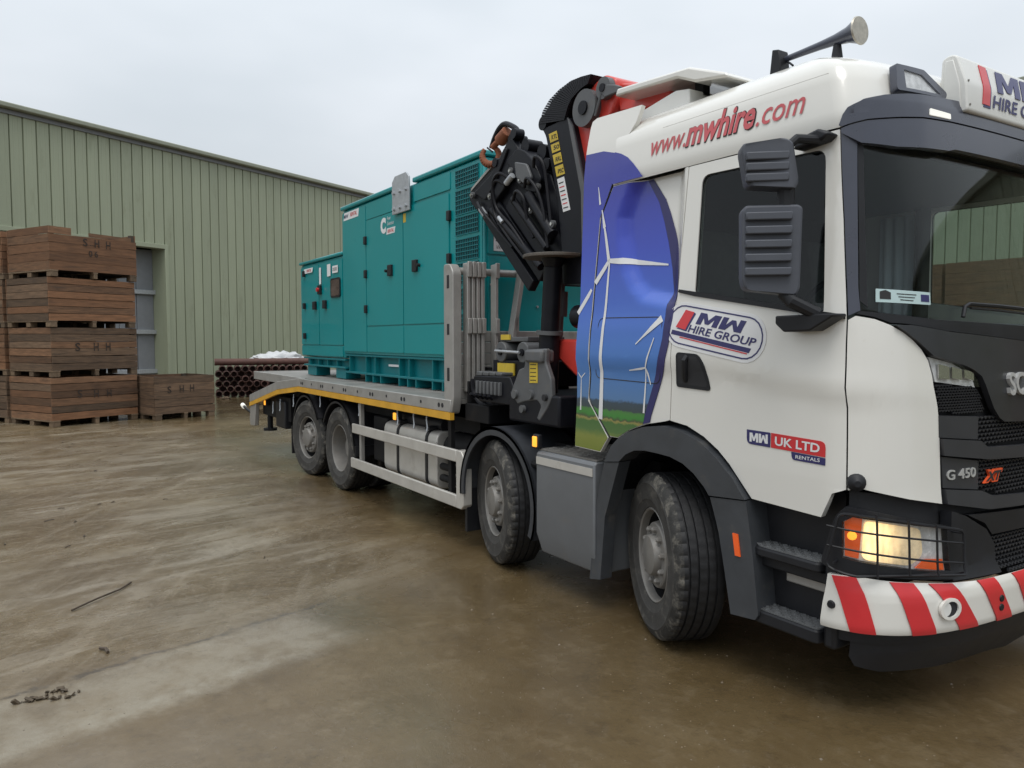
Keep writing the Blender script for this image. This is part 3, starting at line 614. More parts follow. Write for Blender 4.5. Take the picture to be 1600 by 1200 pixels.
lettering(gs_, 'DIESEL', -6.96, 2.83, .18, .045, INK, q, off=.018)
q = glabel(-6.51, -5.98, 3.46, 3.56, skew=.03); lettering(gs_, 'RENTAL', -6.26, 3.49, .24, .05, RED, q, off=.018, bold=.02, shear=.2); lettering(gs_, 'MW', -6.49, 3.485, .17, .05, NAVY, q, off=.018, bold=.02, shear=.2)
q = glabel(-8.28, -7.86, 2.88, 2.95, skew=.03); lettering(gs_, 'RENTAL', -8.12, 2.895, .22, .04, RED, q, off=.018, bold=.02, shear=.2)
q = glabel(-5.08, -4.84, 3.12, 3.19, skew=.02); lettering(gs_, 'RENTAL', -5.04, 3.135, .18, .04, RED, q, off=.018, bold=.02, shear=.2)
# maker's mark: a broad C with the words beside it
lettering(gs_, 'C', -5.25, 3.14, .16, .19, LABELW, gen, off=.0165, bold=.07, name='maker_mark')
for i, t_ in enumerate(('Power', 'Generation')): lettering(gs_, t_, -5.05, 3.285-i*.062, .10+.09*i, .045, LABELW, gen, off=.0165)
glabel(-4.60, -4.53, 3.20, 3.30, LABELY)
# lifting plate
lpz = B(); lpz.prism([(-4.82, 3.31), (-4.36, 3.31), (-4.36, 3.60), (-4.36, 3.68), (-4.44, 3.74), (-4.74, 3.74), (-4.82, 3.68)], 'y', -GY-.055, -GY-.035)
lp_ = lpz.build('lifting_plate', GALV, gen, bevel=.006)
for x in (-4.75, -4.59, -4.43):
    for z in (3.37, 3.55): B().cyl((x, -GY-.05, z), (x, -GY-.08, z), .022, n=6).build('bolt', GALV, lp_)
# skid base
sk_ = B(); sk_.box(-6.56, GX1, -GY+.07, -GY+.10, 1.45, 1.66).box(-6.56, GX1, GY-.10, GY-.07, 1.45, 1.66)
sk_.box(GX0+.1, -6.56, -GY+.07, -GY+.10, 1.48, 1.60).box(GX0+.1, -6.56, GY-.10, GY-.07, 1.48, 1.60); sk_.build('skid_web', TEALD, gen)
for s_ in (-1, 1):
    for nm, x0, x1, z0, z1 in (('skid_flange', -6.56, GX1, 1.655, 1.678), ('skid_flange', -6.56, GX1, 1.425, 1.45), ('skid_flange', GX0+.1, -6.565, 1.585, 1.61), ('skid_flange', GX0+.1, -6.565, 1.475, 1.50)):
        y0, y1 = sorted((s_*(GY-.0), s_*(GY-.16))); B().box(x0, x1, y0, y1, z0, z1).build(nm, TEALD, gen, bevel=.004)
    for x in (-6.40, -5.82, -5.52, -4.79, -4.52, -3.92, -3.62, -3.2, -2.9): B().box(x-.012, x+.012, *sorted((s_*(GY-.005), s_*(GY-.07))), 1.45, 1.655).build('stiffener', TEALD, gen)
    for x in (-8.1, -7.7, -7.3, -6.9): B().box(x-.01, x+.01, *sorted((s_*(GY-.005), s_*(GY-.07))), 1.50, 1.585).build('stiffener', TEALD, gen)
    for x0, x1 in ((-5.82, -5.34), (-4.79, -4.33), (-3.92, -3.5)):
        for x in (x0, x0+.24, x1): B().box(x-.012, x+.012, *sorted((s_*GY, s_*(GY-.3))), 1.335, 1.424).build('foot_web', TEALD, gen)
        B().box(x0, x1, *sorted((s_*(GY-.1), s_*(GY-.28))), 1.335, 1.424).build('foot', TEALD, gen)
    for x0, x1 in ((-8.25, -7.85), (-6.98, -6.6)): B().box(x0, x1, *sorted((s_*(GY-.02), s_*(GY-.24))), 1.335, 1.474).build('foot', TEALD, gen, bevel=.006)
B().box(-5.2, -4.9, -GY+.05, -GY+.068, 1.55, 1.575).build('label', LABELW, gen)

# ------------------------------------------------------------------ truck
truck = empty('flatbed_crane_truck', (0, 0, 0)); tag(truck, 'white four axle crane truck with blue wind turbine graphics and flat deck', 'truck')
T = truck
# chassis
for s_ in (-1, 1): B().box(-9.6, 1.1, *sorted((s_*.38, s_*.46)), .72, 1.0).build('chassis_rail', FRAME, T)
B().box(-9.5, 1.0, -.36, .36, .62, .70).build('underside_tray', FRAME, T)
for x in (-9.4, -6.3, -4.9, -3.2, -2.2, -.9): B().box(x-.06, x+.06, -.37, .37, .74, .97).build('cross_member', FRAME, T)
B().box(-9.55, -2.55, -1.0, 1.0, 1.0, 1.14).build('subframe', FRAME, T)
for ax_ in (0, -1.94, -5.70, -6.97): B().cyl((ax_, -.9, .52), (ax_, .9, .52), .09, n=14).build('axle', FRAME, T)
B().box(-2.5, -.3, -.9, .9, .75, 1.05).build('gearbox', FRAME, T)
B().box(-1.2, 1.0, -.62, .62, .45, 1.05).build('engine', FRAME, T)

# wheels --------------------------------------------------------
def tyre_profile(): return [(.292, -.118), (.300, -.136), (.325, -.146), (.345, -.150), (.352, -.155), (.40, -.158), (.44, -.157), (.452, -.161), (.462, -.155), (.488, -.148), (.505, -.137), (.514, -.128), (.518, -.112),
    (.519, -.088), (.506, -.085), (.506, -.076), (.5195, -.073), (.520, -.036), (.506, -.033), (.506, -.024), (.520, -.021), (.520, .021), (.506, .024), (.506, .033), (.520, .036), (.5195, .073), (.506, .076), (.506, .085), (.519, .088), (.518, .112), (.514, .128), (.505, .137), (.488, .148), (.44, .157), (.35, .153), (.30, .136), (.292, .118), (.28, .0)]
def notch(i, j, r):
    if j in (11, 12) and i % 4 == 0: return r-.009
    if j in (13, 16, 17, 20, 21, 24, 25, 28) and i % 4 == (2 if j > 17 else 0): return r-.004
    return r
tb = B(); tb.lathe(tyre_profile(), 192, notch, close=True); npf = len(tyre_profile()); tb.mi = [2 if (k % npf) in (8, 9, 10, 11) else 1 if (k % npf) < 11 or (k % npf) > 29 else 0 for k in range(len(tb.f))]; TYRE = tb.build('wheel', [RUBBER, SIDEW, mat('tyre_shoulder', (.035, .034, .032), .7, var=.3, vscale=12, bump=.4, bscale=60, dirt=(.24, .22, .185), dirt_amt=.38, dirt_scale=11, spec=.3)], T, ang=25)
def rim_geo(kind):
    b = B()
    if kind == 'steer':
        b.lathe([(.298, -.128), (.290, -.136), (.280, -.128), (.272, -.085), (.262, -.02), (.250, .0), (.232, -.02), (.214, -.075), (.204, -.112), (.196, -.118), (.132, -.120), (.126, -.150), (.118, -.162), (.085, -.168), (.0001, -.170)], 48)
        for i in range(10):
            a = 2*pi*i/10+.2; c, d = cos(a), sin(a)
            b.cyl((.166*c, -.112, .166*d), (.166*c, -.142, .166*d), .022, .019, 8); b.cyl((.166*c, -.142, .166*d), (.166*c, -.150, .166*d), .015, .008, 8)
    else:
        b.lathe([(.298, -.128), (.290, -.136), (.280, -.128), (.274, -.07), (.268, .03), (.258, .07), (.235, .085), (.20, .088), (.135, .086), (.128, .0), (.118, -.02), (.0001, -.025)], 48)
        for i in range(10):
            a = 2*pi*i/10; c, d = cos(a), sin(a); b.cyl((.166*c, .09, .166*d), (.166*c, .055, .166*d), .018, n=6)
    return b
gs0 = rim_geo('steer'); gs0.mi = [1 if (k < 48*14 and 3 <= k % 14 <= 6) else 0 for k in range(len(gs0.f))]  # recess faces take the black material, painting the shade of the gap
RS = gs0.build('rim', [STEEL, FRAME], TYRE, ang=28); RD = rim_geo('drive').build('rim', STEEL, None, ang=28)
first = True
for x, st, kind in ((0, -25, 's'), (-1.94, -15, 's'), (-5.70, 0, 'd'), (-6.97, 7, 's')):
    for s_ in (-1, 1):
        ysets = [1.07] if kind == 's' else [1.065, .73]
        for k, yy in enumerate(ysets):
            if first: o = TYRE; r = RS; first = False
            else:
                o = link(TYRE.copy(), T); src = RS if kind == 's' else RD
                if src is RD and RD.parent is None: r = RD; r.parent = o
                else: r = link(src.copy(), o)
            o.location = (x, s_*yy, .52); o.rotation_euler = (0, rnd.uniform(0, 6), (0 if s_ < 0 else pi)+radians(st))
            o.rotation_euler = (0, 0, (0 if s_ < 0 else pi)+radians(st))

# deck ----------------------------------------------------------
YD = 1.25
for i in range(14):
    x0 = -9.95+i*.52; B().box(x0, x0+.515, -1.13 if x0 < -7.2 else -1.2, 1.13 if x0 < -7.2 else 1.2, 1.285, 1.325+random.uniform(-.002, .002)).build('deck_plate', DECK, T, bevel=.004)
for s_ in (-1, 1):
    y0, y1 = s_*(YD-.05), s_*YD
    b = B(); b.prism([(-2.66, 1.215), (-2.66, 1.328), (-7.22, 1.328), (-7.22, 1.215)], 'y', y0, y1); rail = b.build('side_rail', ALU, T, bevel=.006)
    b = B(); b.prism([(-7.225, 1.215), (-7.225, 1.328), (-8.3, 1.235), (-10.0, .93), (-10.0, .80), (-8.3, 1.11)], 'y', y0, y1); tail = b.build('tail_rail', ALU, T, bevel=.006)
    yy = sorted((s_*(YD-.04), s_*(YD+.004)))
    b = B(); b.prism([(-2.66, 1.145), (-2.66, 1.213), (-7.22, 1.213), (-7.22, 1.145)], 'y', *yy); b.build('marker_strip', YELLOW, T)
    b = B(); b.prism([(-7.225, 1.145), (-7.225, 1.213), (-8.3, 1.108), (-10.0, .798), (-10.0, .735), (-8.3, 1.04)], 'y', *yy); b.build('marker_strip', YELLOW, T)
    b = B(); b.prism([(-7.25, 1.27), (-7.25, 1.30), (-8.3, 1.20), (-10.0, .90), (-10.0, .86), (-8.3, 1.16)], 'y', *sorted((s_*1.135, s_*1.198))); b.build('tail_ramp', DECK, T)
    B().box(-10.02, -7.24, *sorted((s_*1.135, s_*1.165)), 1.20, 1.33).build('deck_edge', ALU, T, bevel=.006)
    xs_ = [-2.85-.42*i for i in range(11)]
    for i, x in enumerate(xs_):           # lashing slots and holes as dark discs, their shade put into the colour
        if i % 2 == 0:
            for dx in (-.035, .035): B().cyl((x+dx, s_*(YD-.005), 1.27), (x+dx, s_*(YD+.003), 1.27), .022, n=12).build('lashing_slot_shade', DARK, rail)
        else: B().cyl((x, s_*(YD-.005), 1.275), (x, s_*(YD+.003), 1.275), .016, n=12).build('hole_shade', DARK, rail)
    for x in (-3.3, -3.6, -4.0, -5.1, -6.5, -7.7, -8.4, -8.8):
        zz = 1.16 if x > -7.2 else 1.16+.17*(x+7.2)
        b = B(); b.tube([(x, s_*1.17, zz), (x+.01, s_*1.18, zz-.07), (x+.05, s_*1.19, zz-.14), (x+.055, s_*1.2, zz-.18)], .009, 6); b.build('rope_hook', GALV, T)
    for x, z in ((-4.07, 1.06), (-6.79, 1.06), (-9.3, .84)):
        h = B().box(x-.04, x+.04, *sorted((s_*1.10, s_*1.17)), z-.05, z+.045).build('side_lamp', BLACK, T, bevel=.008); B().box(x-.03, x+.03, *sorted((s_*1.165, s_*1.185)), z-.04, z+.035).build('lens', AMBER, h, bevel=.008)
# tail
B().box(-10.02, -9.98, -1.13, 1.13, 1.20, 1.33).build('rear_beam', ALU, T)
b = B(); b.prism([(-9.98, .80), (-9.62, .86), (-9.72, .42), (-10.0, .40), (-10.06, .5)], 'y', -1.24, -1.17); b.build('tail_bracket', ALU, T, bevel=.01)
b = B(); b.prism([(-9.98, .80), (-9.62, .86), (-9.72, .42), (-10.0, .40), (-10.06, .5)], 'y', 1.17, 1.24); b.build('tail_bracket', ALU, T, bevel=.01)
B().box(-9.7, -8.1, -1.1, 1.1, .62, .98).build('tail_frame', FRAME, T); B().box(-8.75, -8.25, -1.15, -.8, .50, .92).build('tool_box', BLACK, T, bevel=.02)
lg = B(); lg.cyl((-9.45, -1.05, .9), (-9.45, -1.05, .40), .045, n=12); lg.cyl((-9.45, -1.05, .36), (-9.45, -1.05, .40), .11, n=16); lg.build('support_leg', FRAME, T)
lg = B(); lg.tube([(-10.0, -1.22, .62), (-10.2, -1.24, .66), (-10.4, -1.25, .70)], .022, 8); st_ = lg.build('marker_stalk', BLACK, T); B().cyl((-10.38, -1.25, .695), (-10.5, -1.25, .72), .038, n=12).build('lens', STRIPL, st_)

# rear mudguards -------------------------------------------------
def arc_guard(cx, cz, r, a0, a1, y0, y1, name, mtl, th=.025, lip=.05, n=18):
    b = B(); pts = [(cx+r*cos(radians(a0+(a1-a0)*i/n)), cz+r*sin(radians(a0+(a1-a0)*i/n))) for i in range(n+1)]
    inn = [(cx+(r-th)*cos(radians(a0+(a1-a0)*i/n)), cz+(r-th)*sin(radians(a0+(a1-a0)*i/n))) for i in range(n+1)]
    b.prism(pts+inn[::-1], 'y', y0, y1)
    if lip:
        l2 = [(cx+(r-lip)*cos(radians(a0+(a1-a0)*i/n)), cz+(r-lip)*sin(radians(a0+(a1-a0)*i/n))) for i in range(n+1)]
        yl = y0 if abs(y0) > abs(y1) else y1; b.prism(pts+l2[::-1], 'y', yl, yl+(.02 if yl < 0 else -.02))
    return b.build(name, mtl, T, ang=40)
for s_ in (-1, 1):
    y = sorted((s_*1.24, s_*.62))
    arc_guard(-5.70, .52, .615, 2, 150, *y, 'rear_mudguard', BLACK); arc_guard(-6.97, .52, .615, 30, 178, *y, 'rear_mudguard', BLACK)
    B().box(-7.62, -7.58, *y, .22, .62).build('mud_flap', BLACK, T)
    B().box(-5.11, -5.07, *y, .50, .62).build('mud_flap', BLACK, T)

# side guard rails -----------------------------------------------
for s_ in (-1, 1):
    y = sorted((s_*1.25, s_*1.215))
    B().box(-5.15, -2.56, *y, .775, .885).build('guard_rail', ALUP, T, bevel=.008); B().box(-5.20, -2.56, *y, .36, .475).build('guard_rail', ALUP, T, bevel=.008)
    b = B(); b.prism([(-2.555, .885), (-2.46, .885), (-2.42, .84), (-2.42, .40), (-2.46, .36), (-2.555, .36)], 'y', *sorted((s_*1.252, s_*1.16))); b.build('guard_end', ALUP, T, bevel=.008)
    for x in (-4.98, -2.75): B().box(x-.03, x+.03, *sorted((s_*1.21, s_*1.17)), .36, 1.14).build('guard_post', ALU if x < -4 else FRAME, T)
# fuel tank, air tanks
tk = B(); pr = round_poly([(-1.16, .42), (-.50, .42), (-.50, .98), (-1.16, .98)], .10, 5)
tk.prism(pr, 'x', -4.40, -3.12); tank = tk.build('fuel_tank', ALUP, T, bevel=.012)
for x in (-4.02, -3.33):
    b = B(); po = round_poly([(-1.168, .412), (-.492, .412), (-.492, .988), (-1.168, .988)], .105, 5); b.prism(po, 'x', x-.025, x+.025); b.build('tank_strap', BLACK, tank)
    B().box(x-.05, x+.05, -1.16, -1.05, .985, 1.02).build('strap_clamp', BLACK, tank, bevel=.01)
B().cyl((-3.75, -.95, .98), (-3.75, -.95, 1.03), .07, n=18).build('tank_cap', BLACK, tank)
B().cyl((-4.3, -1.0, 1.03), (-3.2, -1.0, 1.03), .07, n=16).build('air_tank', BLACK, T)
B().cyl((-3.08, -.95, .82), (-2.62, -.95, .82), .16, n=20).build('air_tank', FRAME, T)
B().box(-4.85, -4.45, -1.1, -.5, .48, 1.0).build('battery_box', FRAME, T, bevel=.02)
for z in (.55, .66): B().cyl((-3.05, -1.13, z), (-2.7, -1.13, z), .035, n=12).build('pipe', FRAME, T)
B().box(-4.5, -2.7, .5, 1.1, .45, .98).build('equipment_box', FRAME, T, bevel=.03)

# second axle mudguards, side box --------------------------------
for s_ in (-1, 1):
    arc_guard(-1.87, .56, .60, -22, 185, *sorted((s_*1.26, s_*.72)), 'mudguard', mat('mudguard_plastic', (.035, .038, .044), .42, var=.2, dirt=(.11, .1, .08), dirt_amt=.1), lip=.07, n=28)
    B().box(-2.48, -2.44, *sorted((s_*1.2, s_*.75)), .16, .55).build('mud_flap', BLACK, T)
    y0, y1 = sorted((s_*1.265, s_*.60))
    b = B(); o_ = -1.265 if s_ < 0 else 1.265; i_ = -.60 if s_ < 0 else .60
    b.prism([(o_, .42), (o_, 1.02), (o_*.985, 1.045), (i_, 1.045), (i_, .26), (o_*.955, .26)], 'x', -1.255, -.555); sb = b.build('side_box', SIDEBOX, T, bevel=.012)
    B().box(-1.245, -.57, *sorted((s_*1.262, s_*1.272)), .945, 1.0).build('light_strip', ALUP, sb)
    b = B()
    b.box(-1.25, -.56, *sorted((s_*1.24, s_*.62)), 1.047, 1.056)
    for i in range(16):
        for j in range(9): xx, yy = -1.23+i*.042, (.66+j*.064); b.obox((xx, s_*yy, 1.058), (.014, .010 if (i+j) % 2 else -.010, 0), (-.003, .004, 0), (0, 0, .002))
    b.build('tread_plate', mat('tread_plate', (.17, .165, .155), .5, metal=.3, var=.25, dirt=(.14, .12, .09), dirt_amt=.25), sb, smooth=False)
    lh = B().box(-1.30, -1.22, *sorted((s_*1.27, s_*1.23)), 1.055, 1.165).build('side_lamp', BLACK, T, bevel=.01); B().box(-1.285, -1.235, *sorted((s_*1.265, s_*1.285)), 1.07, 1.15).build('lens', AMBER, lh, bevel=.008)
    b = B(); b.tube([(-1.25, s_*1.2, .92), (-1.38, s_*1.2, .92)], .03, 8); b.build('bracket', FRAME, T)

# headboard with stored stakes -----------------------------------
b = B(); b.prism(round_poly([(-2.80, 1.20), (-2.66, 1.20), (-2.62, 1.34), (-2.62, 2.48), (-2.68, 2.56), (-2.80, 2.56)], .03), 'y', -1.24, -1.15); hb = b.build('headboard_post', ALU, T, bevel=.008)
b = B(); b.prism(round_poly([(-2.80, 1.20), (-2.66, 1.20), (-2.62, 1.34), (-2.62, 2.48), (-2.68, 2.56), (-2.80, 2.56)], .03), 'y', 1.15, 1.24); b.build('headboard_post', ALU, T, bevel=.008)
for z, h in ((1.50, .12), (1.92, .10), (2.34, .12)): B().box(-2.735, -2.69, -1.243, -1.236, z, z+h).build('post_slot_shade', DARK, hb, bevel=.003)  # dark plates painting the shade inside the slots
for i in range(6): B().box(-2.735, -2.69, -1.145, 1.145, 1.33+i*.105, 1.432+i*.105).build('headboard_plank', ALU, T, bevel=.006)
b = B(); b.cyl((-2.71, -1.15, 2.50), (-2.71, 1.15, 2.50), .035, n=14); b.build('headboard_bar', ALU, T)
sy = [-1.085, -1.035, -.985, -.935, -.79]
for i, y in enumerate(sy):
    b = B(); b.box(-2.685, -2.60, y-.017, y+.017, 1.40, 2.57); st_ = b.build('stake', ALU, T, bevel=.006)
    for z in (1.93, 2.44): B().box(-2.60, -2.575, y-.020, y+.020, z, z+.14).build('stake_clip', ALU, st_, bevel=.006)
    B().box(-2.60, -2.57, y-.024, y+.024, 1.30, 1.5).build('stake_foot', FRAME, st_, bevel=.006)
b = B(); b.bar((-2.62, -.66, 1.62), (-2.62, -.50, 2.56), .045, .09, (1, 0, 0)); st_ = b.build('stake', ALU, T, bevel=.006)
B().box(-2.60, -2.575, -.60, -.56, 1.95, 2.08).build('stake_clip', ALU, st_)
for y in (-.86, -.40): B().box(-2.688, -2.60, y-.02, y+.02, 1.45, 1.62).build('stake_bracket', FRAME, T)

# ------------------------------------------------------------------ cab surface: s runs along the side, round the corner and across the front
XS = 1.18; NN = 2.6
def lt(tab, z):
    if z <= tab[0][0]: return tab[0][1]
    for (a, va), (b_, vb) in zip(tab, tab[1:]):
        if z <= b_: return va+(vb-va)*(z-a)/(b_-a)
    return tab[-1][1]
FT = [(.2, 1.50), (.36, 1.60), (.45, 1.63), (.64, 1.63), (.68, 1.622), (.72, 1.595), (.76, 1.572), (.82, 1.565), (1.0, 1.555), (1.15, 1.54), (1.6, 1.53), (1.95, 1.50), (2.4, 1.44), (2.8, 1.385), (3.0, 1.36), (3.2, 1.30)]
WT = [(.2, 1.22), (.9, 1.225), (1.2, 1.24), (1.5, 1.244), (1.62, 1.246), (1.67, 1.249), (1.72, 1.262), (1.76, 1.267), (1.82, 1.265), (1.95, 1.256), (2.04, 1.243), (2.1, 1.238), (2.88, 1.195), (3.0, 1.188), (3.2, 1.16), (3.4, 1.12)]
_T = []; _p = None; _s = 0
for i in range(401):
    ph = pi/2*i/400; q = ((1.53-XS)*sin(ph)**(2/NN), -1.25*max(0, cos(ph))**(2/NN))
    if _p: _s += math.hypot(q[0]-_p[0], q[1]-_p[1])
    _p = q; _T.append((_s, ph))
S0 = _s
def phi_of(s):
    s = min(max(s, 0), S0); i = bisect.bisect_left(_T, (s, 0))
    if i == 0: return 0.
    (a, pa), (b_, pb) = _T[i-1], _T[min(i, 400)]
    return pa if b_ == a else pa+(pb-pa)*(s-a)/(b_-a)
def cab(s, z):
    if s > S0: p = cab(2*S0-s, z); return Vector((p.x, -p.y, p.z))
    wgt = max(0, 1-abs(z-1.72)/.32); zz = z+wgt*.16*min(max(XS+s-.55, 0), .75)/.75
    W_ = lt(WT, zz)
    if s <= 0: return Vector((XS+s, -W_, z))
    ph = phi_of(s); F = lt(FT, z)
    return Vector((XS+(F-XS)*sin(ph)**(2/NN), -W_*max(0, cos(ph))**(2/NN), z))
def mir(p): return [(2*S0-s, z) for s, z in p]
def full(p): return p+[(2*S0-s, z) for s, z in reversed(p)]     # half outline given from centre bottom round to centre top

# roof shell
rings = [(2.888, None), (2.93, None), (2.97, None), (3.05, None), (3.12, None), (3.19, None), (3.25, (1.245, 1.125)), (3.30, (1.14, 1.07)), (3.34, (1.0, .98)), (3.375, (.8, .82)), (3.40, (.55, .6)), (3.41, (.3, .3))]
def roof_outline(z, FW):
    F, W_ = FW if FW else (lt(FT, z), lt(WT, z)); grow = .012 if 2.9 < z < 3.25 else 0; W_ += grow
    xr = {3.25: -.42, 3.30: -.36, 3.34: -.26, 3.375: -.12, 3.40: .0, 3.41: .1}.get(z, -.46); xs = min(XS, F-.2); pts = []
    for i in range(9): pts.append((xr+(xs-xr)*i/9, -W_))
    for i in range(0, 21):
        ph = pi/2*(i/20); pts.append((xs+(F-xs)*sin(ph)**(2/NN), -W_*max(0, cos(ph))**(2/NN)))
    return pts+[(x, -y) for x, y in reversed(pts[:-1])]
rb = B(); R_ = [[(x, y, z) for x, y in roof_outline(z, fw)] for z, fw in rings]; n = len(R_[0]); fs = []
for j in range(len(R_)-1): fs += [(j*n+i, j*n+(i+1) % n, (j+1)*n+(i+1) % n, (j+1)*n+i) for i in range(n)]
fs.append(tuple(range((len(R_)-1)*n, len(R_)*n)))
rb.add([v for r in R_ for v in r], fs); roof = rb.build('cab_roof', WHITE, T, ang=50)
def rside(s, z): p = cab(s, z); nn = Vector((0, -1, 0)) if s <= 0 else snorm(cab, s, z); return p+nn*.013
b = B(); b.tube([rside(s, 3.165+.0*s)+Vector((0, .006, 0)) for s in [-1.2+.06*i for i in range(20)]], .006, 6); b.build('roof_crease', WHITE, roof)
lettering(rside, 'www.', -1.285, 3.005, .295, .085, WWWRED, roof, off=.003, bold=.005, shear=.25)
lettering(rside, 'mwhire', -.985, 3.0, .50, .155, WWWRED, roof, off=.003, bold=.028, shear=.25)
lettering(rside, '.com', -.475, 3.0, .30, .085, WWWRED, roof, off=.003, bold=.005, shear=.25)
lettering(rside, 'mwhire', -.990, 2.994, .512, .166, INK, roof, off=.0012, bold=.034, shear=.25)

# doors, quarter panels, deflectors, corner panels on both sides
door = [(-.955, 2.883), (.040, 2.877), (.085, 2.45), (.116, 1.979), (.116, 1.163), (.052, 1.136), (-.005, 1.009), (-.429, 1.026), (-.500, 1.105), (-.580, 1.193), (-.66, 1.26), (-.769, 1.325), (-.90, 1.375), (-1.037, 1.393)]
win = round_poly([(-.849, 2.815), (-.047, 2.80), (-.006, 2.012), (-.860, 2.150)], [.06, .06, .01, .01], 5)
def sub(p, d):   # grow a loop about its centre
    cx = sum(q[0] for q in p)/len(p); cy = sum(q[1] for q in p)/len(p); return [(cx+(x-cx)*(1+d), cy+(y-cy)*(1+d)) for x, y in p]
quarter = [(-1.640, 2.885), (-.963, 2.885), (-1.045, 1.395), (-1.08, 1.385), (-1.25, 1.352), (-1.40, 1.30), (-1.52, 1.235), (-1.600, 1.236), (-1.815, 1.465), (-1.795, 1.64), (-1.780, 2.14), (-1.745, 2.70)]
rec = [(-1.361, 2.954), (-1.469, 2.820), (-1.538, 2.666), (-1.528, 2.541), (-1.462, 2.330), (-1.393, 2.224), (-1.298, 2.151), (-1.10, 2.115), (-.95, 2.105)]
def recess_surf(s, z):
    p = Vector((s, z)); best = 9; sg = 1
    for a, c in zip(rec, rec[1:]):
        a, c = Vector(a), Vector(c); d = c-a; t = max(0, min(1, (p-a).dot(d)/d.length_squared)); q = (p-(a+d*t)).length
        if q < best: best = q; sg = 1 if (d.x*(p.y-a.y)-d.y*(p.x-a.x)) > 0 else -1
    t = max(0, min(1, .5+sg*best/.10)); t = t*t*(3-2*t)
    return cab(s, z)+Vector((0, .060*t*min(1, max(0, (-.99-s)/.08)), 0))
defl = [(-1.955, 3.34), (-1.945, 3.38), (-1.90, 3.395), (-1.44, 3.37), (-1.47, 3.27), (-1.555, 3.16), (-1.648, 2.90), (-1.753, 2.70), (-1.788, 2.14), (-1.803, 1.64), (-1.823, 1.465), (-1.612, 1.228), (-1.70, 1.12), (-1.98, 1.127), (-1.95, 1.48), (-1.93, 2.145), (-1.945, 2.7), (-1.96, 3.16)]
corner = [(.123, 1.970), (.156, 1.989), (.246, 1.974), (.330, 1.945), (.400, 1.912), (.459, 1.874), (.510, 1.83), (.550, 1.777), (.573, 1.71), (.585, 1.649), (.609, 1.478), (.627, 1.080), (.421, 1.116), (.179, 1.172), (.123, 1.161)]
WIN_IN = sub(win, -.012)
for side in (0, 1):
    M_ = mir if side else (lambda p: p)
    dr_ = panel('door', cab, M_(door), WHITE, T, off=.002, thick=.035, step=(.05, .05), holes=[M_(win)])
    panel('window_glass', cab, M_(sub(win, .02)), SGLASS if side else DGLASS, dr_, off=-.012, thick=.006, step=(.3, .2))
    panel('window_seal', cab, M_(sub(win, .012)), BLACK, dr_, off=-.004, thick=.006, step=(.1, .2), holes=[M_(WIN_IN)])
    panel('belt_trim', cab, M_([(-.985, 2.155), (-.98, 2.172), (-.855, 2.152), (-.0, 2.012), (.11, 1.995), (.11, 1.975), (-.0, 1.988), (-.855, 2.126)]), BLACK, dr_, off=.012, thick=.014)
    qp = panel('quarter_panel', recess_surf, M_(quarter), WHITE, T, off=.0, thick=.03, step=(.025, .025)) if not side else panel('quarter_panel', cab, M_(quarter), WHITE, T, off=.0, thick=.03)
    dp = panel('side_deflector', cab, M_(defl), WHITE, T, off=.006, thick=.03, step=(.06, .08))
    panel('corner_panel', cab, M_(corner), WHITE, T, off=.004, thick=.03, step=(.03, .05))
    sf = recess_surf if not side else cab
    blue = [(-1.632, 2.880), (-1.365, 2.880), (-1.255, 2.727), (-1.2, 2.60), (-1.151, 2.461), (-1.11, 2.31), (-1.085, 2.168), (-1.083, 2.02), (-1.093, 1.880), (-1.13, 1.74), (-1.18, 1.605), (-1.262, 1.401), (-1.275, 1.348), (-1.40, 1.303), (-1.52, 1.24), (-1.598, 1.242), (-1.808, 1.465), (-1.788, 1.64), (-1.773, 2.14), (-1.738, 2.70)]
    band = [(-1.364, 2.880), (-1.254, 2.727), (-1.199, 2.60), (-1.150, 2.461), (-1.109, 2.31), (-1.084, 2.168), (-1.082, 2.02), (-1.092, 1.880), (-1.129, 1.74), (-1.179, 1.605), (-1.261, 1.401), (-1.273, 1.35), (-1.215, 1.365), (-1.204, 1.406), (-1.135, 1.569), (-1.075, 1.72), (-1.041, 1.842), (-1.020, 2.0), (-1.014, 2.145), (-1.031, 2.297), (-1.06, 2.42), (-1.101, 2.532), (-1.15, 2.645), (-1.199, 2.738), (-1.318, 2.880)]
    panel('printed_graphic', sf, M_(blue), WRAP, qp, off=.0065, thick=.005, step=(.025, .025)); panel('graphic_border', sf, M_(band), NAVY, qp, off=.0065, thick=.005, step=(.035, .035))
    panel('printed_graphic', cab, M_([(-1.957, 3.15), (-1.766, 3.138), (-1.565, 3.08), (-1.58, 3.06), (-1.652, 2.89), (-1.757, 2.69), (-1.792, 2.14), (-1.807, 1.64), (-1.827, 1.46), (-1.618, 1.226), (-1.702, 1.125), (-1.976, 1.132), (-1.947, 1.48), (-1.927, 2.145), (-1.942, 2.7)]), WRAP, dp, off=.0085, thick=.002, step=(.06, .08))
    rs = rside if not side else (lambda s, z: cab(s, z)+snorm(cab, s, z)*.013)
    panel('printed_graphic', rs, M_([(-1.636, 3.105), (-1.57, 3.082), (-1.50, 3.045), (-1.44, 2.995), (-1.39, 2.945), (-1.345, 2.895), (-1.636, 2.895)]), WRAP, roof, off=.003, thick=.002)
    if side: continue
    # turbines printed on the wrap
    def blade(sf_, a, c, w0, w1, par, o):
        a, c = Vector(a), Vector(c); d = (c-a).normalized(); nn = Vector((-d.y, d.x)); mid = a+(c-a)*.25
        panel('turbine_print', sf_, [tuple(a+nn*w0*.6), tuple(mid+nn*w0), tuple(c+nn*w1), tuple(c-nn*w1), tuple(mid-nn*w0*.7), tuple(a-nn*w0*.6)], LABELW, par, off=o, thick=.001, step=(.025, .025))
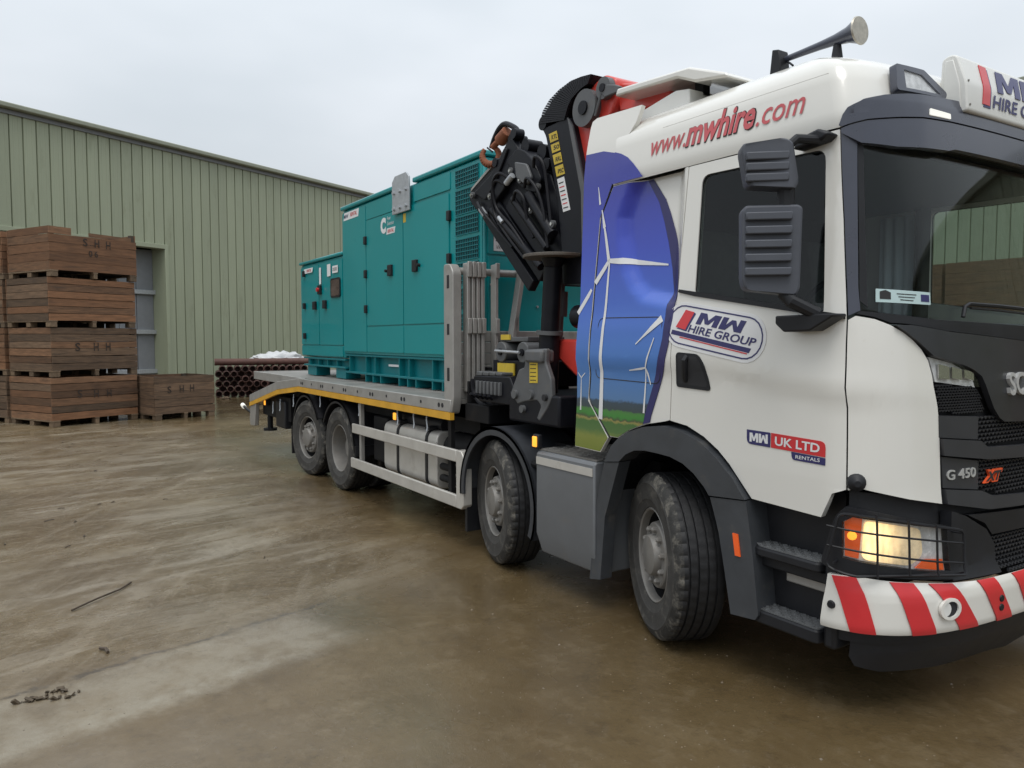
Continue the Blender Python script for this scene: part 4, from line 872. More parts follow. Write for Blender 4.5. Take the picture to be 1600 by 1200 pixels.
    hub = (-1.638, 2.395)
    blade(sf, (-1.70, 2.62), hub, .012, .014, qp, .0105); blade(sf, (-1.735, 2.74), (-1.70, 2.62), .007, .014, qp, .0105); blade(cab, (-1.785, 2.90), (-1.757, 2.78), .004, .009, dp, .011)
    blade(sf, hub, (-1.141, 2.333), .023, .005, qp, .0105); blade(sf, hub, (-1.768, 2.255), .018, .018, qp, .0105); blade(cab, (-1.805, 2.215), (-1.942, 2.057), .018, .016, dp, .011)
    blade(sf, (-1.632, 2.38), (-1.69, 1.345), .012, .020, qp, .010)
    blade(sf, (-1.237, 1.706), (-1.160, 1.888), .007, .003, qp, .0105); blade(sf, (-1.237, 1.706), (-1.391, 1.685), .008, .003, qp, .0105); blade(sf, (-1.237, 1.706), (-1.20, 1.60), .008, .003, qp, .0105); blade(sf, (-1.238, 1.70), (-1.265, 1.42), .005, .008, qp, .010)
    blade(sf, (-1.324, 1.848), (-1.105, 2.005), .006, .022, qp, .0105)
    blade(cab, (-1.895, 1.615), (-1.906, 1.391), .004, .007, dp, .011); blade(cab, (-1.895, 1.615), (-1.85, 1.65), .004, .002, dp, .011); blade(cab, (-1.895, 1.615), (-1.93, 1.65), .004, .002, dp, .011)
    # hatch outline
    hp = round_poly([(-1.705, 2.021), (-1.10, 2.014), (-1.122, 1.609), (-1.740, 1.621)], .05, 5); b = B(); b.tube([sf(s, z)+Vector((0, -.0065, 0)) for s, z in hp], .003, 5, True); b.build('hatch_seam', INK, qp)
    sl_ = round_poly([(-1.54, 3.19), (-1.643, 2.90), (-1.747, 2.70), (-1.783, 2.14), (-1.798, 1.64), (-1.819, 1.465), (-1.606, 1.23)], [0, .12, .12, .2, .1, .08, 0], 5)
    b = B(); b.tube([cab(s-.004, z)+Vector((0, .002, 0)) for s, z in sl_], .007, 6); b.build('panel_seal', BLACK, dp)
    # door badge: stadium, bars and words, tilted with the belt line
    ta = radians(-9.5); ca, sa = cos(ta), sin(ta); bc = (-.700, 1.925)
    def loc(u, v): return (bc[0]+u*ca-v*sa, bc[1]+u*sa+v*ca)
    def stad(hw, hh, n=10):
        r = hh; return [loc(hw-r+r*cos(radians(-90+180*i/n)), r*sin(radians(-90+180*i/n))) for i in range(n+1)]+[loc(-hw+r+r*cos(radians(90+180*i/n)), r*sin(radians(90+180*i/n))) for i in range(n+1)]
    bd = panel('badge', cab, stad(.375, .132), LABELW, dr_, off=.005, thick=.002)
    panel('badge_ring', cab, stad(.355, .114), NAVY, bd, off=.0065, thick=.002, holes=[stad(.347, .106)])
    panel('badge_bar', cab, [loc(-.25, -.055), loc(-.30, -.055), loc(-.325, -.075), loc(.29, -.075), loc(.31, -.045)][0:0] or [loc(-.31, -.040), loc(.29, -.048), loc(.28, -.074), loc(-.315, -.066)], NAVY, bd, off=.0065, thick=.002)
    panel('badge_line', cab, [loc(-.24, -.070), loc(.27, -.077), loc(.268, -.083), loc(-.24, -.076)], RED, bd, off=.0068, thick=.002)
    panel('badge_shadow', cab, [loc(-.275, -.027), loc(-.195, -.033), loc(-.150, .075), loc(-.16, .08)], NAVY, bd, off=.0065, thick=.002)
    panel('badge_flag', cab, [loc(-.285, -.020), loc(-.205, -.025), loc(-.163, .083), loc(-.235, .088)], RED, bd, off=.0072, thick=.002)
    p0 = loc(-.135, .020); block_mw(cab, p0[0], p0[1], .36, .068, NAVY, bd, .007, ta, .35)
    p0 = loc(-.185, -.035); lettering(cab, 'HIRE GROUP', p0[0], p0[1], .50, .045, NAVY, bd, off=.007, ang=ta, bold=.02, shear=.2)
    # lower badge
    lb_ = panel('badge', cab, round_poly([(-.458, 1.322), (-.305, 1.318), (-.305, 1.395), (-.458, 1.398)], [.03, .002, .002, .002]), NAVY, dr_, off=.005, thick=.002)
    block_mw(cab, -.438, 1.335, .118, .048, LABELW, lb_, .0065, 0, 0)
    l2 = panel('badge', cab, round_poly([(-.300, 1.318), (.020, 1.308), (.020, 1.384), (-.300, 1.395)], [.002, .002, .03, .002]), RED, dr_, off=.005, thick=.002)
    lettering(cab, 'UK LTD', -.275, 1.333, .265, .046, LABELW, l2, off=.0065, bold=.025, ang=-.03)
    l3 = panel('badge', cab, round_poly([(-.17, 1.272), (.020, 1.268), (.020, 1.304), (-.175, 1.312)], [.02, .002, .002, .002]), NAVY, dr_, off=.005, thick=.002); lettering(cab, 'RENTALS', -.148, 1.281, .14, .018, LABELW, l3, off=.0065, bold=.01)
    # handle
    hd = panel('door_handle', cab, round_poly([(-.985, 1.600), (-.715, 1.588), (-.755, 1.745), (-.80, 1.795), (-.968, 1.805)], .025), BLACK, dr_, off=.008, thick=.01)
    panel('recess_shade', cab, round_poly([(-.965, 1.618), (-.735, 1.607), (-.772, 1.735), (-.81, 1.78), (-.952, 1.788)], .02), DARK, hd, off=.0095, thick=.002)  # dark sheet painting the shade of the grip recess
    b = B(); b.tube([cab(-.905, 1.64)+Vector((0, -.006, 0)), cab(-.90, 1.66)+Vector((0, -.022, 0)), cab(-.885, 1.76)+Vector((0, -.022, 0)), cab(-.88, 1.78)+Vector((0, -.006, 0))], .017, 8); b.build('grip', BLACK, hd)
    b = B(); p = cab(.16, 1.20); nn = snorm(cab, .16, 1.2); b.cyl(p, p+nn*.02, .045, .04, 16); b.cyl(p+nn*.02, p+nn*.04, .04, .015, 16); b.build('washer_cap', BLACK, T)

# windscreen, visor and front panels
gl = full([(S0, 1.958), (.631, 1.978), (.30, 2.005), (.206, 2.022), (.178, 2.06), (.172, 2.12), (.160, 2.80), (.365, 2.805), (.724, 2.815), (S0, 2.82)])
panel('windscreen', cab, gl, GLASS, T, off=-.004, thick=.006, step=(.05, .1))
for f in (lambda p: p, mir):
    panel('a_pillar', cab, f([(.123, 1.99), (.178, 2.015), (.166, 2.12), (.155, 2.85), (.05, 2.87), (.092, 2.45)]), VISOR, T, off=.004, thick=.04, step=(.03, .12))
    panel('pillar_trim', cab, f([(.176, 2.06), (.215, 2.03), (.195, 2.82), (.16, 2.82)]), BLACK, T, off=-.001, thick=.004, step=(.03, .12))
vl = full([(S0, 2.808), (.78, 2.808), (.724, 2.795), (.365, 2.785), (.17, 2.80), (.06, 2.855), (.055, 2.876), (.066, 2.879), (.198, 2.904), (.387, 2.922), (.529, 2.932), (.738, 2.938), (S0, 2.94)])
vu = full([(S0, 2.946), (.738, 2.944), (.529, 2.938), (.387, 2.928), (.198, 2.910), (.066, 2.885), (.039, 2.892), (.065, 2.94), (.092, 2.97), (.175, 3.002), (.30, 3.025), (.444, 3.039), (.839, 3.052), (S0, 3.052)])
def vis_surf(s, z): return cab(s, z)+snorm(cab, s, z)*(.045*min(1, max(0, (min(s, 2*S0-s)-.04)/.5)))
panel('sun_visor', vis_surf, vl, VISOR, T, off=.012, thick=.03, step=(.03, .08)); vu_ = panel('visor_header', vis_surf, vu, VISOR, T, off=.016, thick=.05, step=(.03, .06))
for f in (lambda p: p, mir): panel('marker_lamp', vis_surf, f(round_poly([(.575, 2.952), (.745, 2.952), (.745, 2.978), (.58, 2.985)], .006)), STRIPL, vu_, off=.021, thick=.006)
cowl = full([(S0, 1.872), (.698, 1.919), (.433, 1.952), (.330, 1.957), (.246, 1.984), (.156, 2.0), (.176, 2.012), (.631, 1.972), (S0, 1.95)])
panel('cowl', cab, cowl, BLACK, T, off=.006, thick=.04, step=(.04, .08))
hood = full([(S0, 1.445), (1.12, 1.458), (1.072, 1.481), (1.02, 1.53), (.987, 1.583), (.955, 1.65), (.925, 1.694), (.86, 1.728), (.787, 1.751), (.567, 1.800), (.478, 1.865), (.40, 1.915), (.345, 1.944), (.433, 1.946), (.698, 1.913), (S0, 1.866)])
FRONTB = mat('front_plastic', (.022, .023, .027), .38, var=.15, coat=.15, dirt=(.07, .065, .055), dirt_amt=.06)
hoodp = panel('bonnet_panel', cab, hood, FRONTB, T, off=.022, thick=.03, step=(.03, .08))
lettering(cab, 'SCANIA', 1.142, 1.592, 2*(S0-1.142), .115, SILVER, hoodp, off=.030, bold=.016, ext=.02)
backing = full([(S0, .72), (.10, .74), (.13, 1.15), (.60, 1.12), (.60, 1.62), (.5, 1.8), (.2, 1.95), (S0, 1.95)])
panel('front_backing', cab, backing, DARK, T, off=-.045, thick=.02, step=(.05, .2))
GR = mat('grille_plastic', (.032, .033, .038), .42, var=.12, dirt=(.08, .07, .06), dirt_amt=.05)
def fpart(name, half, off, m=GR, thick=.045): return panel(name, cab, full(half), m, T, off=off, thick=thick, step=(.04, .08))
def two(name, poly, off, m=GR, thick=.04, par=T):
    o = None
    for f in (lambda p: p, mir):
        q = panel(name, cab, f(poly), m, par, off=off, thick=thick, step=(.04, .06)); o = o or q
    return o
two('grille_bar', [(.608, 1.405), (.901, 1.379), (.906, 1.494), (.604, 1.511)], .008)
fpart('grille_bar', [(S0, 1.256), (.987, 1.274), (.628, 1.317), (.614, 1.399), (.912, 1.372), (.968, 1.337), (S0, 1.322)], .022)
b3 = two('badge_plate', [(.639, 1.156), (.912, 1.126), (.919, 1.270), (.629, 1.309)], .004)
fpart('grille_bar', [(S0, 1.003), (.971, 1.022), (.644, 1.078), (.638, 1.150), (.916, 1.120), (1.009, 1.086), (S0, 1.063)], .022)
lettering(cab, 'G 450', .662, 1.192, .225, .05, SILVER, b3, off=.006, bold=.014, ext=.008)
def honey(poly, off, cell=.026, name='grille_mesh', par=T):
    """Honeycomb lattice: real bars inside an outline."""
    xs = [p[0] for p in poly]; zs = [p[1] for p in poly]
    def inside(x, z):
        c = False
        for (x0, z0), (x1, z1) in zip(poly, poly[1:]+poly[:1]):
            if (z0 > z) != (z1 > z) and x < (x1-x0)*(z-z0)/(z1-z0)+x0: c = not c
        return c
    b = B(); r = cell*.5; dz = cell*.62; row = 0; z = min(zs)
    while z < max(zs):
        x = min(xs)+(row % 2)*cell/2
        while x < max(xs):
            if inside(x, z):
                for a, c in (((x-r, z), (x-r*.35, z+dz*.5)), ((x-r*.35, z+dz*.5), (x+r*.35, z+dz*.5)), ((x+r*.35, z+dz*.5), (x+r, z))):
                    p, q = cab(*a), cab(*c); nn = snorm(cab, x, z); d = q-p; sd_ = d.cross(nn).normalized()*.003; k = nn*.012
                    b.add([p-sd_+nn*off, q-sd_+nn*off, q+sd_+nn*off, p+sd_+nn*off, p-sd_*2+nn*off-k, q-sd_*2+nn*off-k, q+sd_*2+nn*off-k, p+sd_*2+nn*off-k], [(0, 1, 2, 3), (0, 4, 5, 1), (2, 6, 7, 3), (0, 3, 7, 4), (1, 5, 6, 2)])
            x += cell
        z += dz; row += 1
    o = b.build(name, BLACK, par, smooth=False); o['kind'] = 'stuff'; return o
m1 = [(.615, 1.52), (.982, 1.50), (.93, 1.632), (.618, 1.66)]
for f in (lambda p: p, mir): honey(f(m1), -.005, .022)
honey(full([(S0, 1.33), (.986, 1.345), (.917, 1.385), (.908, 1.488), (1.06, 1.48), (S0, 1.44)]), .005, .034); honey(full([(S0, 1.07), (.981, 1.097), (.917, 1.126), (.910, 1.268), (S0, 1.25)]), .005, .034)
honey(full([(S0, .675), (1.022, .703), (.997, .876), (S0, .868)]), .005, .034)
b = B(); X_ = 'XT'
xt = lettering(cab, 'XT', .945, 1.155, .17, .065, mat('xt_orange', (.75, .10, .03), .35), T, off=.012, bold=.09, shear=.35, ext=.012); lettering(cab, 'XT', .957, 1.163, .146, .049, INK, xt, off=.0195, bold=.045, shear=.35)
drl = [(.573, 1.795), (.738, 1.762), (.86, 1.715), (.905, 1.67), (.917, 1.640), (.615, 1.675)]
for f in (lambda p: p, mir):
    dl = panel('daytime_lamp', cab, f(drl), LENS, T, off=-.012, thick=.02, step=(.03, .04))
    for k in range(3): panel('reflector', cab, f([(.625+k*.09, 1.690), (.70+k*.09, 1.684-.005*k), (.70+k*.09, 1.745-.015*k), (.625+k*.09, 1.76-.015*k)]), CHROME, dl, off=.002+.003*k, thick=.008)
    panel('lens', cab, f(drl), LGLASS, dl, off=.014, thick=.004, step=(.04, .05))
# lower front, headlamps, bumper
two('bumper_wing', [(.655, 1.045), (.756, 1.012), (.919, .931), (.989, .845), (.985, .70), (.615, .705)], .030, BLACK, .06)
fpart('lower_grille_bar', [(S0, .885), (1.0, .892), (.94, .955), (.80, 1.010), (S0, .985)], .012, BLACK)
house = [(.012, .790), (.060, .99), (.084, 1.055), (.122, 1.088), (.657, .970), (.640, .708), (.105, .765)]
lampp = [(.101, 1.014), (.139, 1.040), (.612, .966), (.622, .748), (.099, .838)]
def lampoff(o):
    return lambda s, z: cab(s, z)+snorm(cab, s, z)*o
for f in (lambda p: p, mir):
    hs_ = panel('headlamp_housing', cab, f(round_poly(house, .03)), BLACK, T, off=.034, thick=.05, step=(.03, .06), holes=[f(lampp)])
    panel('reflector_bowl', cab, f(lampp), LENS, hs_, off=.0, thick=.01, step=(.03, .05))
    panel('indicator', cab, f([(.106, .845), (.160, .836), (.178, 1.028), (.140, 1.034), (.106, 1.010)]), AMBERD, hs_, off=.012, thick=.008, step=(.02, .05)); p = cab(*f([(.135, .945)])[0]); nn = snorm(cab, *f([(.135, .945)])[0])
    b = B(); b.cyl(p+nn*.012, p+nn*.026, .022, .012, 12); b.build('indicator_bulb', AMBER, hs_)
    panel('main_beam', cab, f(round_poly([(.172, .836), (.40, .800), (.475, .845), (.465, .975), (.188, 1.020)], .03)), HEADL, hs_, off=.014, thick=.01, step=(.02, .03))
    panel('side_reflector', cab, f([(.43, .787), (.49, .825), (.60, .815), (.605, .76)]), AMBERD, hs_, off=.014, thick=.008)
    panel('lens', cab, f(lampp), LGLASS, hs_, off=.036, thick=.004, step=(.03, .05))
    b = B(); go = lampoff(.085)
    def wire(pts): b.tube([go(*q) for q in f(pts)], .0055, 6)
    n = 12
    for za, zb in ((1.000, .900), (.905, .800)): wire([(.06+.6*i/n, za+(zb-za)*i/n+.02*sin(pi*i/n)*0) for i in range(n+1)])
    for s_, z0, z1 in ((.215, .765, 1.065), (.345, .748, 1.035), (.49, .732, 1.003)): wire([(s_, z0+(z1-z0)*i/6) for i in range(7)])
    fr = round_poly([(.055, .80), (.10, 1.07), (.66, .962), (.655, .715), (.12, .772)], .03, 3); b.tube([go(*q) for q in f([(fr[i][0], fr[i][1]) for i in range(len(fr))])], .007, 6, True)
    for q in ((.08, .82), (.12, 1.05), (.645, .95), (.645, .73)): p0 = f([q])[0]; b.tube([cab(*p0)+snorm(cab, *p0)*.02, go(*p0)], .006, 6)
    b.build('lamp_guard', BLACK, hs_)
def bsurf(s, z):
    nn = snorm(cab, min(max(s, .02), 2*S0-.02), .55); nn.z = 0
    return cab(s, z)+nn.normalized()*(.03-.015*max(0, (.52-z)/.05)**2)
bump = full([(S0, .485), (.975, .488), (.545, .480), (.303, .483), (.144, .487), (.010, .478), (.022, .60), (.044, .748), (.144, .757), (.302, .737), (.60, .712), (.788, .703), (S0, .70)])
bm_ = panel('bumper', bsurf, bump, WHITE, T, off=.0, thick=.06, step=(.02, .015))
for q in ([(.062, .745), (.149, .754), (.210, .489), (.120, .489)], [(.277, .737), (.385, .728), (.491, .484), (.365, .485)], [(.465, .720), (.600, .709), (.763, .488), (.635, .486)], [(.770, .703), (.900, .701), (1.040, .489), (.910, .488)], [(1.06, .70), (1.19, .70), (1.32, .488), (1.19, .488)]):
    for f in (lambda p: p, mir): panel('red_stripe', bsurf, f(q), RED, bm_, off=.007, thick=.006, step=(.02, .015))
for s_, z in ((.055, .60), (.93, .60), (.93, .555)):
    for f in (lambda p: p, mir): p0 = f([(s_, z)])[0]; p = bsurf(*p0); nn = snorm(cab, *p0); b = B(); b.cyl(p, p+nn*.012, .021, .016, 14); b.build('bumper_plug', BLACK, bm_)
for f in (lambda p: p, mir):
    c_ = (.555, .600); rg = [(c_[0]+.062*cos(2*pi*i/20), c_[1]+.052*sin(2*pi*i/20)) for i in range(20)]; r2 = [(c_[0]+.044*cos(2*pi*i/20), c_[1]+.038*sin(2*pi*i/20)) for i in range(20)]
    tw = panel('towing_eye_ring', bsurf, f(rg), WHITE, bm_, off=.018, thick=.016, step=(.02, .02), holes=[f(r2)]); panel('recess_shade', bsurf, f(r2), DARK, tw, off=.010, thick=.003)  # the ring's opening is a dark disc, its shade put into the colour
    panel('plug', bsurf, f([(c_[0]-.026+.03*cos(2*pi*i/16), c_[1]+.034*sin(2*pi*i/16)) for i in range(16)]), WHITE2, tw, off=.013, thick=.003)
panel('front_valance', cab, full([(S0, .195), (.75, .215), (.30, .255), (.16, .29), (.12, .34), (.115, .43), (.478, .43), (S0, .43)]), BLACK, T, off=-.03, thick=.05, step=(.04, .06))
panel('bumper_skirt', cab, full([(S0, .42), (.02, .42), (.01, .485), (S0, .485)]), BLACK, T, off=-.02, thick=.05, step=(.04, .06))
# wiper
b = B(); wp = [(.78, 1.985), (.80, 2.035), (.84, 2.05), (1.10, 2.045), (1.38, 2.035)]; b.tube([cab(*q)+snorm(cab, *q)*.028 for q in wp], .010, 6); b.tube([cab(*q)+snorm(cab, *q)*.02 for q in [(.86, 2.032), (1.1, 2.025), (1.38, 2.012)]], .007, 6); b.build('wiper', BLACK, T)
stk = panel('windscreen_sticker', cab, [(.255, 2.055), (.585, 2.045), (.585, 2.105), (.255, 2.118)], mat('sticker', (.45, .58, .58), .4, var=.1), T, off=.001, thick=.004)
panel('sticker_crest', cab, [(.275, 2.07), (.335, 2.068), (.335, 2.10), (.305, 2.112), (.275, 2.105)], INK, stk, off=.0025, thick=.001); panel('sticker_panel', cab, [(.52, 2.06), (.575, 2.058), (.575, 2.092), (.52, 2.094)], NAVY, stk, off=.0025, thick=.001)
for k in range(3): panel('sticker_line', cab, [(.37+.01*k, 2.097-.014*k), (.49-.01*k, 2.093-.014*k), (.49-.01*k, 2.089-.014*k), (.37+.01*k, 2.093-.014*k)], INK, stk, off=.0025, thick=.001)

# fenders and step wells
arch = [(-1.630, 1.069), (-1.56, 1.175), (-1.48, 1.24), (-1.399, 1.287), (-1.25, 1.335), (-1.08, 1.358), (-.92, 1.342), (-.769, 1.296), (-.65, 1.222), (-.536, 1.128), (-.45, 1.02), (-.705, 1.0), (-.739, 1.042), (-.82, 1.11), (-.905, 1.155), (-1.01, 1.182), (-1.119, 1.189), (-1.23, 1.192), (-1.328, 1.18), (-1.41, 1.145), (-1.479, 1.089)]
rearp = [(-1.634, 1.062), (-1.70, .88), (-1.74, .70), (-1.80, .225), (-1.684, .25), (-1.637, .69), (-1.56, .90), (-1.485, 1.082)]
frontp = [(-.448, 1.012), (-.40, .72), (-.359, .412), (-.38, .38), (-.547, .362), (-.60, .62), (-.64, .80), (-.703, .99)]
for f in (lambda p: p, mir):
    panel('wheel_arch', cab, f(arch), FENDER, T, off=.035, thick=.14, step=(.03, .03)); panel('arch_rear', cab, f(rearp), FENDER, T, off=.028, thick=.10, step=(.05, .08)); fp_ = panel('arch_front', cab, f(frontp), FENDER, T, off=.028, thick=.16, step=(.05, .08))
    panel('side_marker', cab, f([(-.515, .70), (-.48, .70), (-.50, .82), (-.535, .82)]), AMBERD, fp_, off=.036, thick=.008)
for s_ in (-1, 1):
    arc_guard(0.03, .54, .68, -15, 195, *sorted((s_*1.14, s_*.62)), 'arch_liner', BLACK, lip=0, n=24); B().box(-.66, -.62, *sorted((s_*1.15, s_*.7)), .26, .75).build('mud_flap', BLACK, T)
    B().box(.70, 1.22, *sorted((s_*1.10, s_*.62)), .40, 1.12).build('step_well', BLACK, T)
    for z, w_ in ((.775, .05), (.435, .07)):
        y0, y1 = s_*1.235, s_*1.09; tr_ = round_poly([(.745, y1), (.745, y0+s_*-.03), (.79, y0), (1.17, y0), (1.185, y1)], .03)
        b = B(); b.prism(tr_, 'z', z-w_, z); stp = b.build('step', BLACK, T, bevel=.01)
        b = B(); b.prism([(x*.97+.03, y*.99) for x, y in tr_], 'z', z+.001, z+.008)
        for i in range(13):
            for j in range(4): xx, yy = .785+i*.031, s_*(1.115+j*.030); b.obox((xx, yy, z+.011), (.010, .007 if (i+j) % 2 else -.007, 0), (-.003, .004, 0), (0, 0, .003))
        b.build('tread', mat('step_tread', (.13, .135, .14), .5, metal=.3, var=.2), stp, smooth=False)
    B().box(.90, 1.19, *sorted((s_*1.10, s_*1.13)), .60, .665).build('step_plate', ALU, T, bevel=.008)
    B().box(.72, 1.20, *sorted((s_*1.10, s_*1.18)), .66, .72).build('step_riser', BLACK, T, bevel=.01)
    B().box(1.19, 1.26, *sorted((s_*1.22, s_*.9)), .36, .80).build('bumper_end', BLACK, T, bevel=.02)

# cab interior
B().box(-.50, 1.10, -1.12, 1.12, 1.20, 1.34).build('cab_floor', DARK, T); B().box(-.52, -.46, -1.17, 1.17, 1.2, 2.88).build('rear_wall', DARK, T); B().box(-.5, 1.2, -1.12, 1.12, 2.83, 2.87).build('headliner', DARK, T)
b = B(); b.prism([(.85, 1.34), (1.30, 1.34), (1.36, 1.90), (1.28, 1.97), (1.0, 1.98), (.90, 1.86)], 'y', -1.05, 1.05); b.build('dashboard', mat('dash', (.05, .055, .055), .6, var=.15), T, bevel=.03)
for y in (-.62, .62):
    b = B(); b.prism(round_poly([(-.22, 1.75), (.0, 1.72), (-.08, 2.38), (-.12, 2.60), (-.24, 2.60), (-.26, 2.3)], .04), 'y', y-.25, y+.25); st_ = b.build('seat', SEAT, T, bevel=.04)
    B().box(-.15, .38, y-.26, y+.26, 1.56, 1.74).build('cushion', SEAT, st_, bevel=.05); B().box(-.05, .25, y-.15, y+.15, 1.34, 1.56).build('seat_base', DARK, st_)
b = B(); c0 = Vector((.72, -.62, 2.02)); u = Vector((0, 1, 0)); v = Vector((.45, 0, .89)).normalized(); b.tube([c0+u*.22*cos(2*pi*i/32)+v*.22*sin(2*pi*i/32) for i in range(32)], .016, 8, True); b.tube([c0, Vector((.95, -.62, 1.85))], .035, 8); b.tube([c0-u*.21, c0+u*.21], .018, 6); b.build('steering_wheel', DARK, T)
b = B(); vs = []; n = 24
for i in range(n+1):
    t = i/n
    for z in (1.95, 2.8): vs.append((-.02+.34*t, 1.10+.022*sin(t*26), z))
b.add(vs, [(2*i, 2*i+1, 2*i+3, 2*i+2) for i in range(n)]); cu = b.build('curtain', CURT, T); so_ = cu.modifiers.new('thick', 'SOLIDIFY'); so_.thickness = .006
B().box(.30, .36, 1.0, 1.14, 1.9, 2.84).build('pillar_lining', DARK, T, bevel=.02)

# mirrors
for s_ in (-1, 1):
    cx, cy = 1.03, s_*1.47; nrm = Vector((.75, s_*.66, 0)).normalized(); tv = Vector((-nrm.y, nrm.x, 0)) if s_ < 0 else Vector((nrm.y, -nrm.x, 0)); tv = Vector((.66, .75 if s_ < 0 else -.75, 0)).normalized()
    def mb_(name, prof, z0c, d0=.07):
        b = B(); a = [Vector((cx, cy, 0))+tv*p[0]+Vector((0, 0, p[1]))+nrm*d0*(.6 if abs(p[0]) > .1 else 1) for p in prof]; c_ = [Vector((cx, cy, 0))+tv*p[0]*1.03+Vector((0, 0, p[1]))-nrm*d0 for p in prof]; n = len(prof)
        b.add(a+c_, [tuple(range(n)), tuple(range(2*n-1, n-1, -1))]+[(i, (i+1) % n, (i+1) % n+n, i+n) for i in range(n)]); return b.build(name, GREYP, T, bevel=.015)
    up = mb_('mirror_housing', round_poly([(-.115, 2.605), (.105, 2.585), (.12, 2.62), (.085, 2.80), (.045, 2.82), (-.14, 2.805), (-.145, 2.77)], .025), 0)
    lo = mb_('mirror_housing', round_poly([(-.115, 2.115), (.12, 2.085), (.135, 2.12), (.14, 2.50), (.12, 2.515), (-.12, 2.515), (-.135, 2.49), (-.13, 2.16)], .03), 0)
    for par, zs, x0, x1 in ((up, (2.64, 2.69, 2.74), -.125, .07), (lo, (2.20, 2.265, 2.33, 2.395, 2.46), -.122, .09)):
        for z in zs:
            b = B(); c = Vector((cx, cy, z))+tv*((x0+x1)/2)+nrm*.0548; b.obox(c, tv*((x1-x0)/2), nrm*.018, Vector((0, 0, .019))); b.build('rib', GREYP, par, bevel=.006)
    q = Vector((cx, cy, 0))+tv*.07
    for pth, rr in (([(q.x, q.y, 2.5), (q.x, q.y, 2.62)], .04), ([(q.x, q.y, 2.10), (1.12, s_*1.42, 2.06), (1.19, s_*1.32, 2.0)], .032), ([(q.x, q.y, 2.79), (1.10, s_*1.38, 2.83), (1.14, s_*1.24, 2.835)], .022)):
        b = B(); b.tube(pth, rr, 10); b.build('mirror_arm', BLACK, T)
    b = B(); b.prism([(.98, 1.955), (1.03, 1.915), (1.18, 1.92), (1.30, 1.985), (1.30, 2.0), (.98, 1.995)], 'y', *sorted((s_*1.25, s_*1.36))); b.build('mirror_foot', BLACK, T, bevel=.015)
    b = B(); b.prism([(1.0, 2.81), (1.16, 2.825), (1.20, 2.85), (1.14, 2.885), (1.02, 2.86)], 'y', *sorted((s_*1.19, s_*1.28))); b.build('mirror_foot', BLACK, T, bevel=.012)

# roof gear: lamps, horn, sign, fairing
rl = [(.385, 3.060), (.78, 3.066), (.80, 3.10), (.62, 3.20), (.40, 3.205)]; rl2 = [(.455, 3.078), (.735, 3.082), (.60, 3.165), (.455, 3.172)]
for f in (lambda p: p, mir):
    rh = panel('roof_lamp', cab, f(round_poly(rl, .02)), VISOR, T, off=.040, thick=.04, step=(.03, .03), holes=[f(rl2)]); panel('reflector', cab, f(rl2), LENS, rh, off=.031, thick=.006, step=(.03, .03)); panel('lens', cab, f(rl2), LGLASS, rh, off=.039, thick=.004, step=(.03, .03))
b = B()
prof = [(.016, 0), (.018, .10), (.022, .22), (.028, .30), (.040, .37), (.058, .41), (.066, .425), (.064, .43), (.0001, .428)]
vs = []; n = 24
for i in range(n):
    for r, h in prof: vs.append((.64+h*1.06, -.90+r*cos(2*pi*i/n), 3.425+h*.02+r*sin(2*pi*i/n)))
m_ = len(prof); b.add(vs, [(i*m_+j, i*m_+j+1, ((i+1) % n)*m_+j+1, ((i+1) % n)*m_+j) for i in range(n) for j in range(m_-1)])
hn = b.build('air_horn', VISOR, T, ang=40); B().cyl((1.092, -.9, 3.4337), (1.100, -.9, 3.4339), .071, .067, 28).build('horn_cover', mat('tarnished_horn', (.42, .39, .33), .38, metal=.7, var=.3, vscale=30), hn)
b = B(); b.prism([(.585, 3.34), (.66, 3.34), (.655, 3.42), (.645, 3.47), (.60, 3.48)], 'y', -.955, -.875); b.build('horn_mount', BLACK, hn, bevel=.006); b = B(); b.cyl((.97, -.9, 3.33), (.97, -.9, 3.40), .03, .02, 10); b.build('horn_mount', BLACK, hn)
b = B(); b.tube([(.66, -.9, 3.41), (.70, -.93, 3.385), (.73, -.94, 3.36)], .006, 6); b.build('air_line', HOSE, hn)
def signf(y, z): return Vector((lt([(3.015, 1.435), (3.16, 1.425), (3.305, 1.375)], z), y, z))
b = B(); sp_ = round_poly([(1.29, 3.02), (1.435, 3.015), (1.425, 3.16), (1.375, 3.305), (1.34, 3.315), (1.30, 3.30)], .02); b.prism(sp_, 'y', -.51, .51); sg = b.build('roof_sign', WHITE2, T, bevel=.008)
b = B(); b.prism([(1.31, 3.035), (1.405, 3.035), (1.395, 3.16), (1.36, 3.285), (1.32, 3.285)], 'y', -.516, -.508); b.build('sign_end', WHITE2, sg, bevel=.004)
so2 = .0005
for z in (3.05, 3.17): p = signf(-.485, z); B().cyl((p.x-.005, p.y, p.z), (p.x+.004, p.y, p.z), .006, n=8).build('screw', STEEL, sg)
panel('flag_shadow', signf, [(-.355, 3.058), (-.285, 3.058), (-.245, 3.27), (-.26, 3.28)], NAVY, sg, off=so2+.002, thick=.003, step=(.1, .03)); panel('flag', signf, [(-.365, 3.072), (-.295, 3.070), (-.255, 3.282), (-.325, 3.285)], RED, sg, off=so2+.004, thick=.003, step=(.1, .03))
block_mw(signf, -.205, 3.155, .55, .125, NAVY, sg, so2+.004, 0, .35); lettering(signf, 'HIRE GROUP', -.265, 3.065, .72, .07, NAVY, sg, off=so2+.004, bold=.02, shear=.2)
for y in (-.4, 0, .4): B().box(1.20, 1.33, y-.03, y+.03, 3.05, 3.12).build('sign_bracket', FRAME, sg)
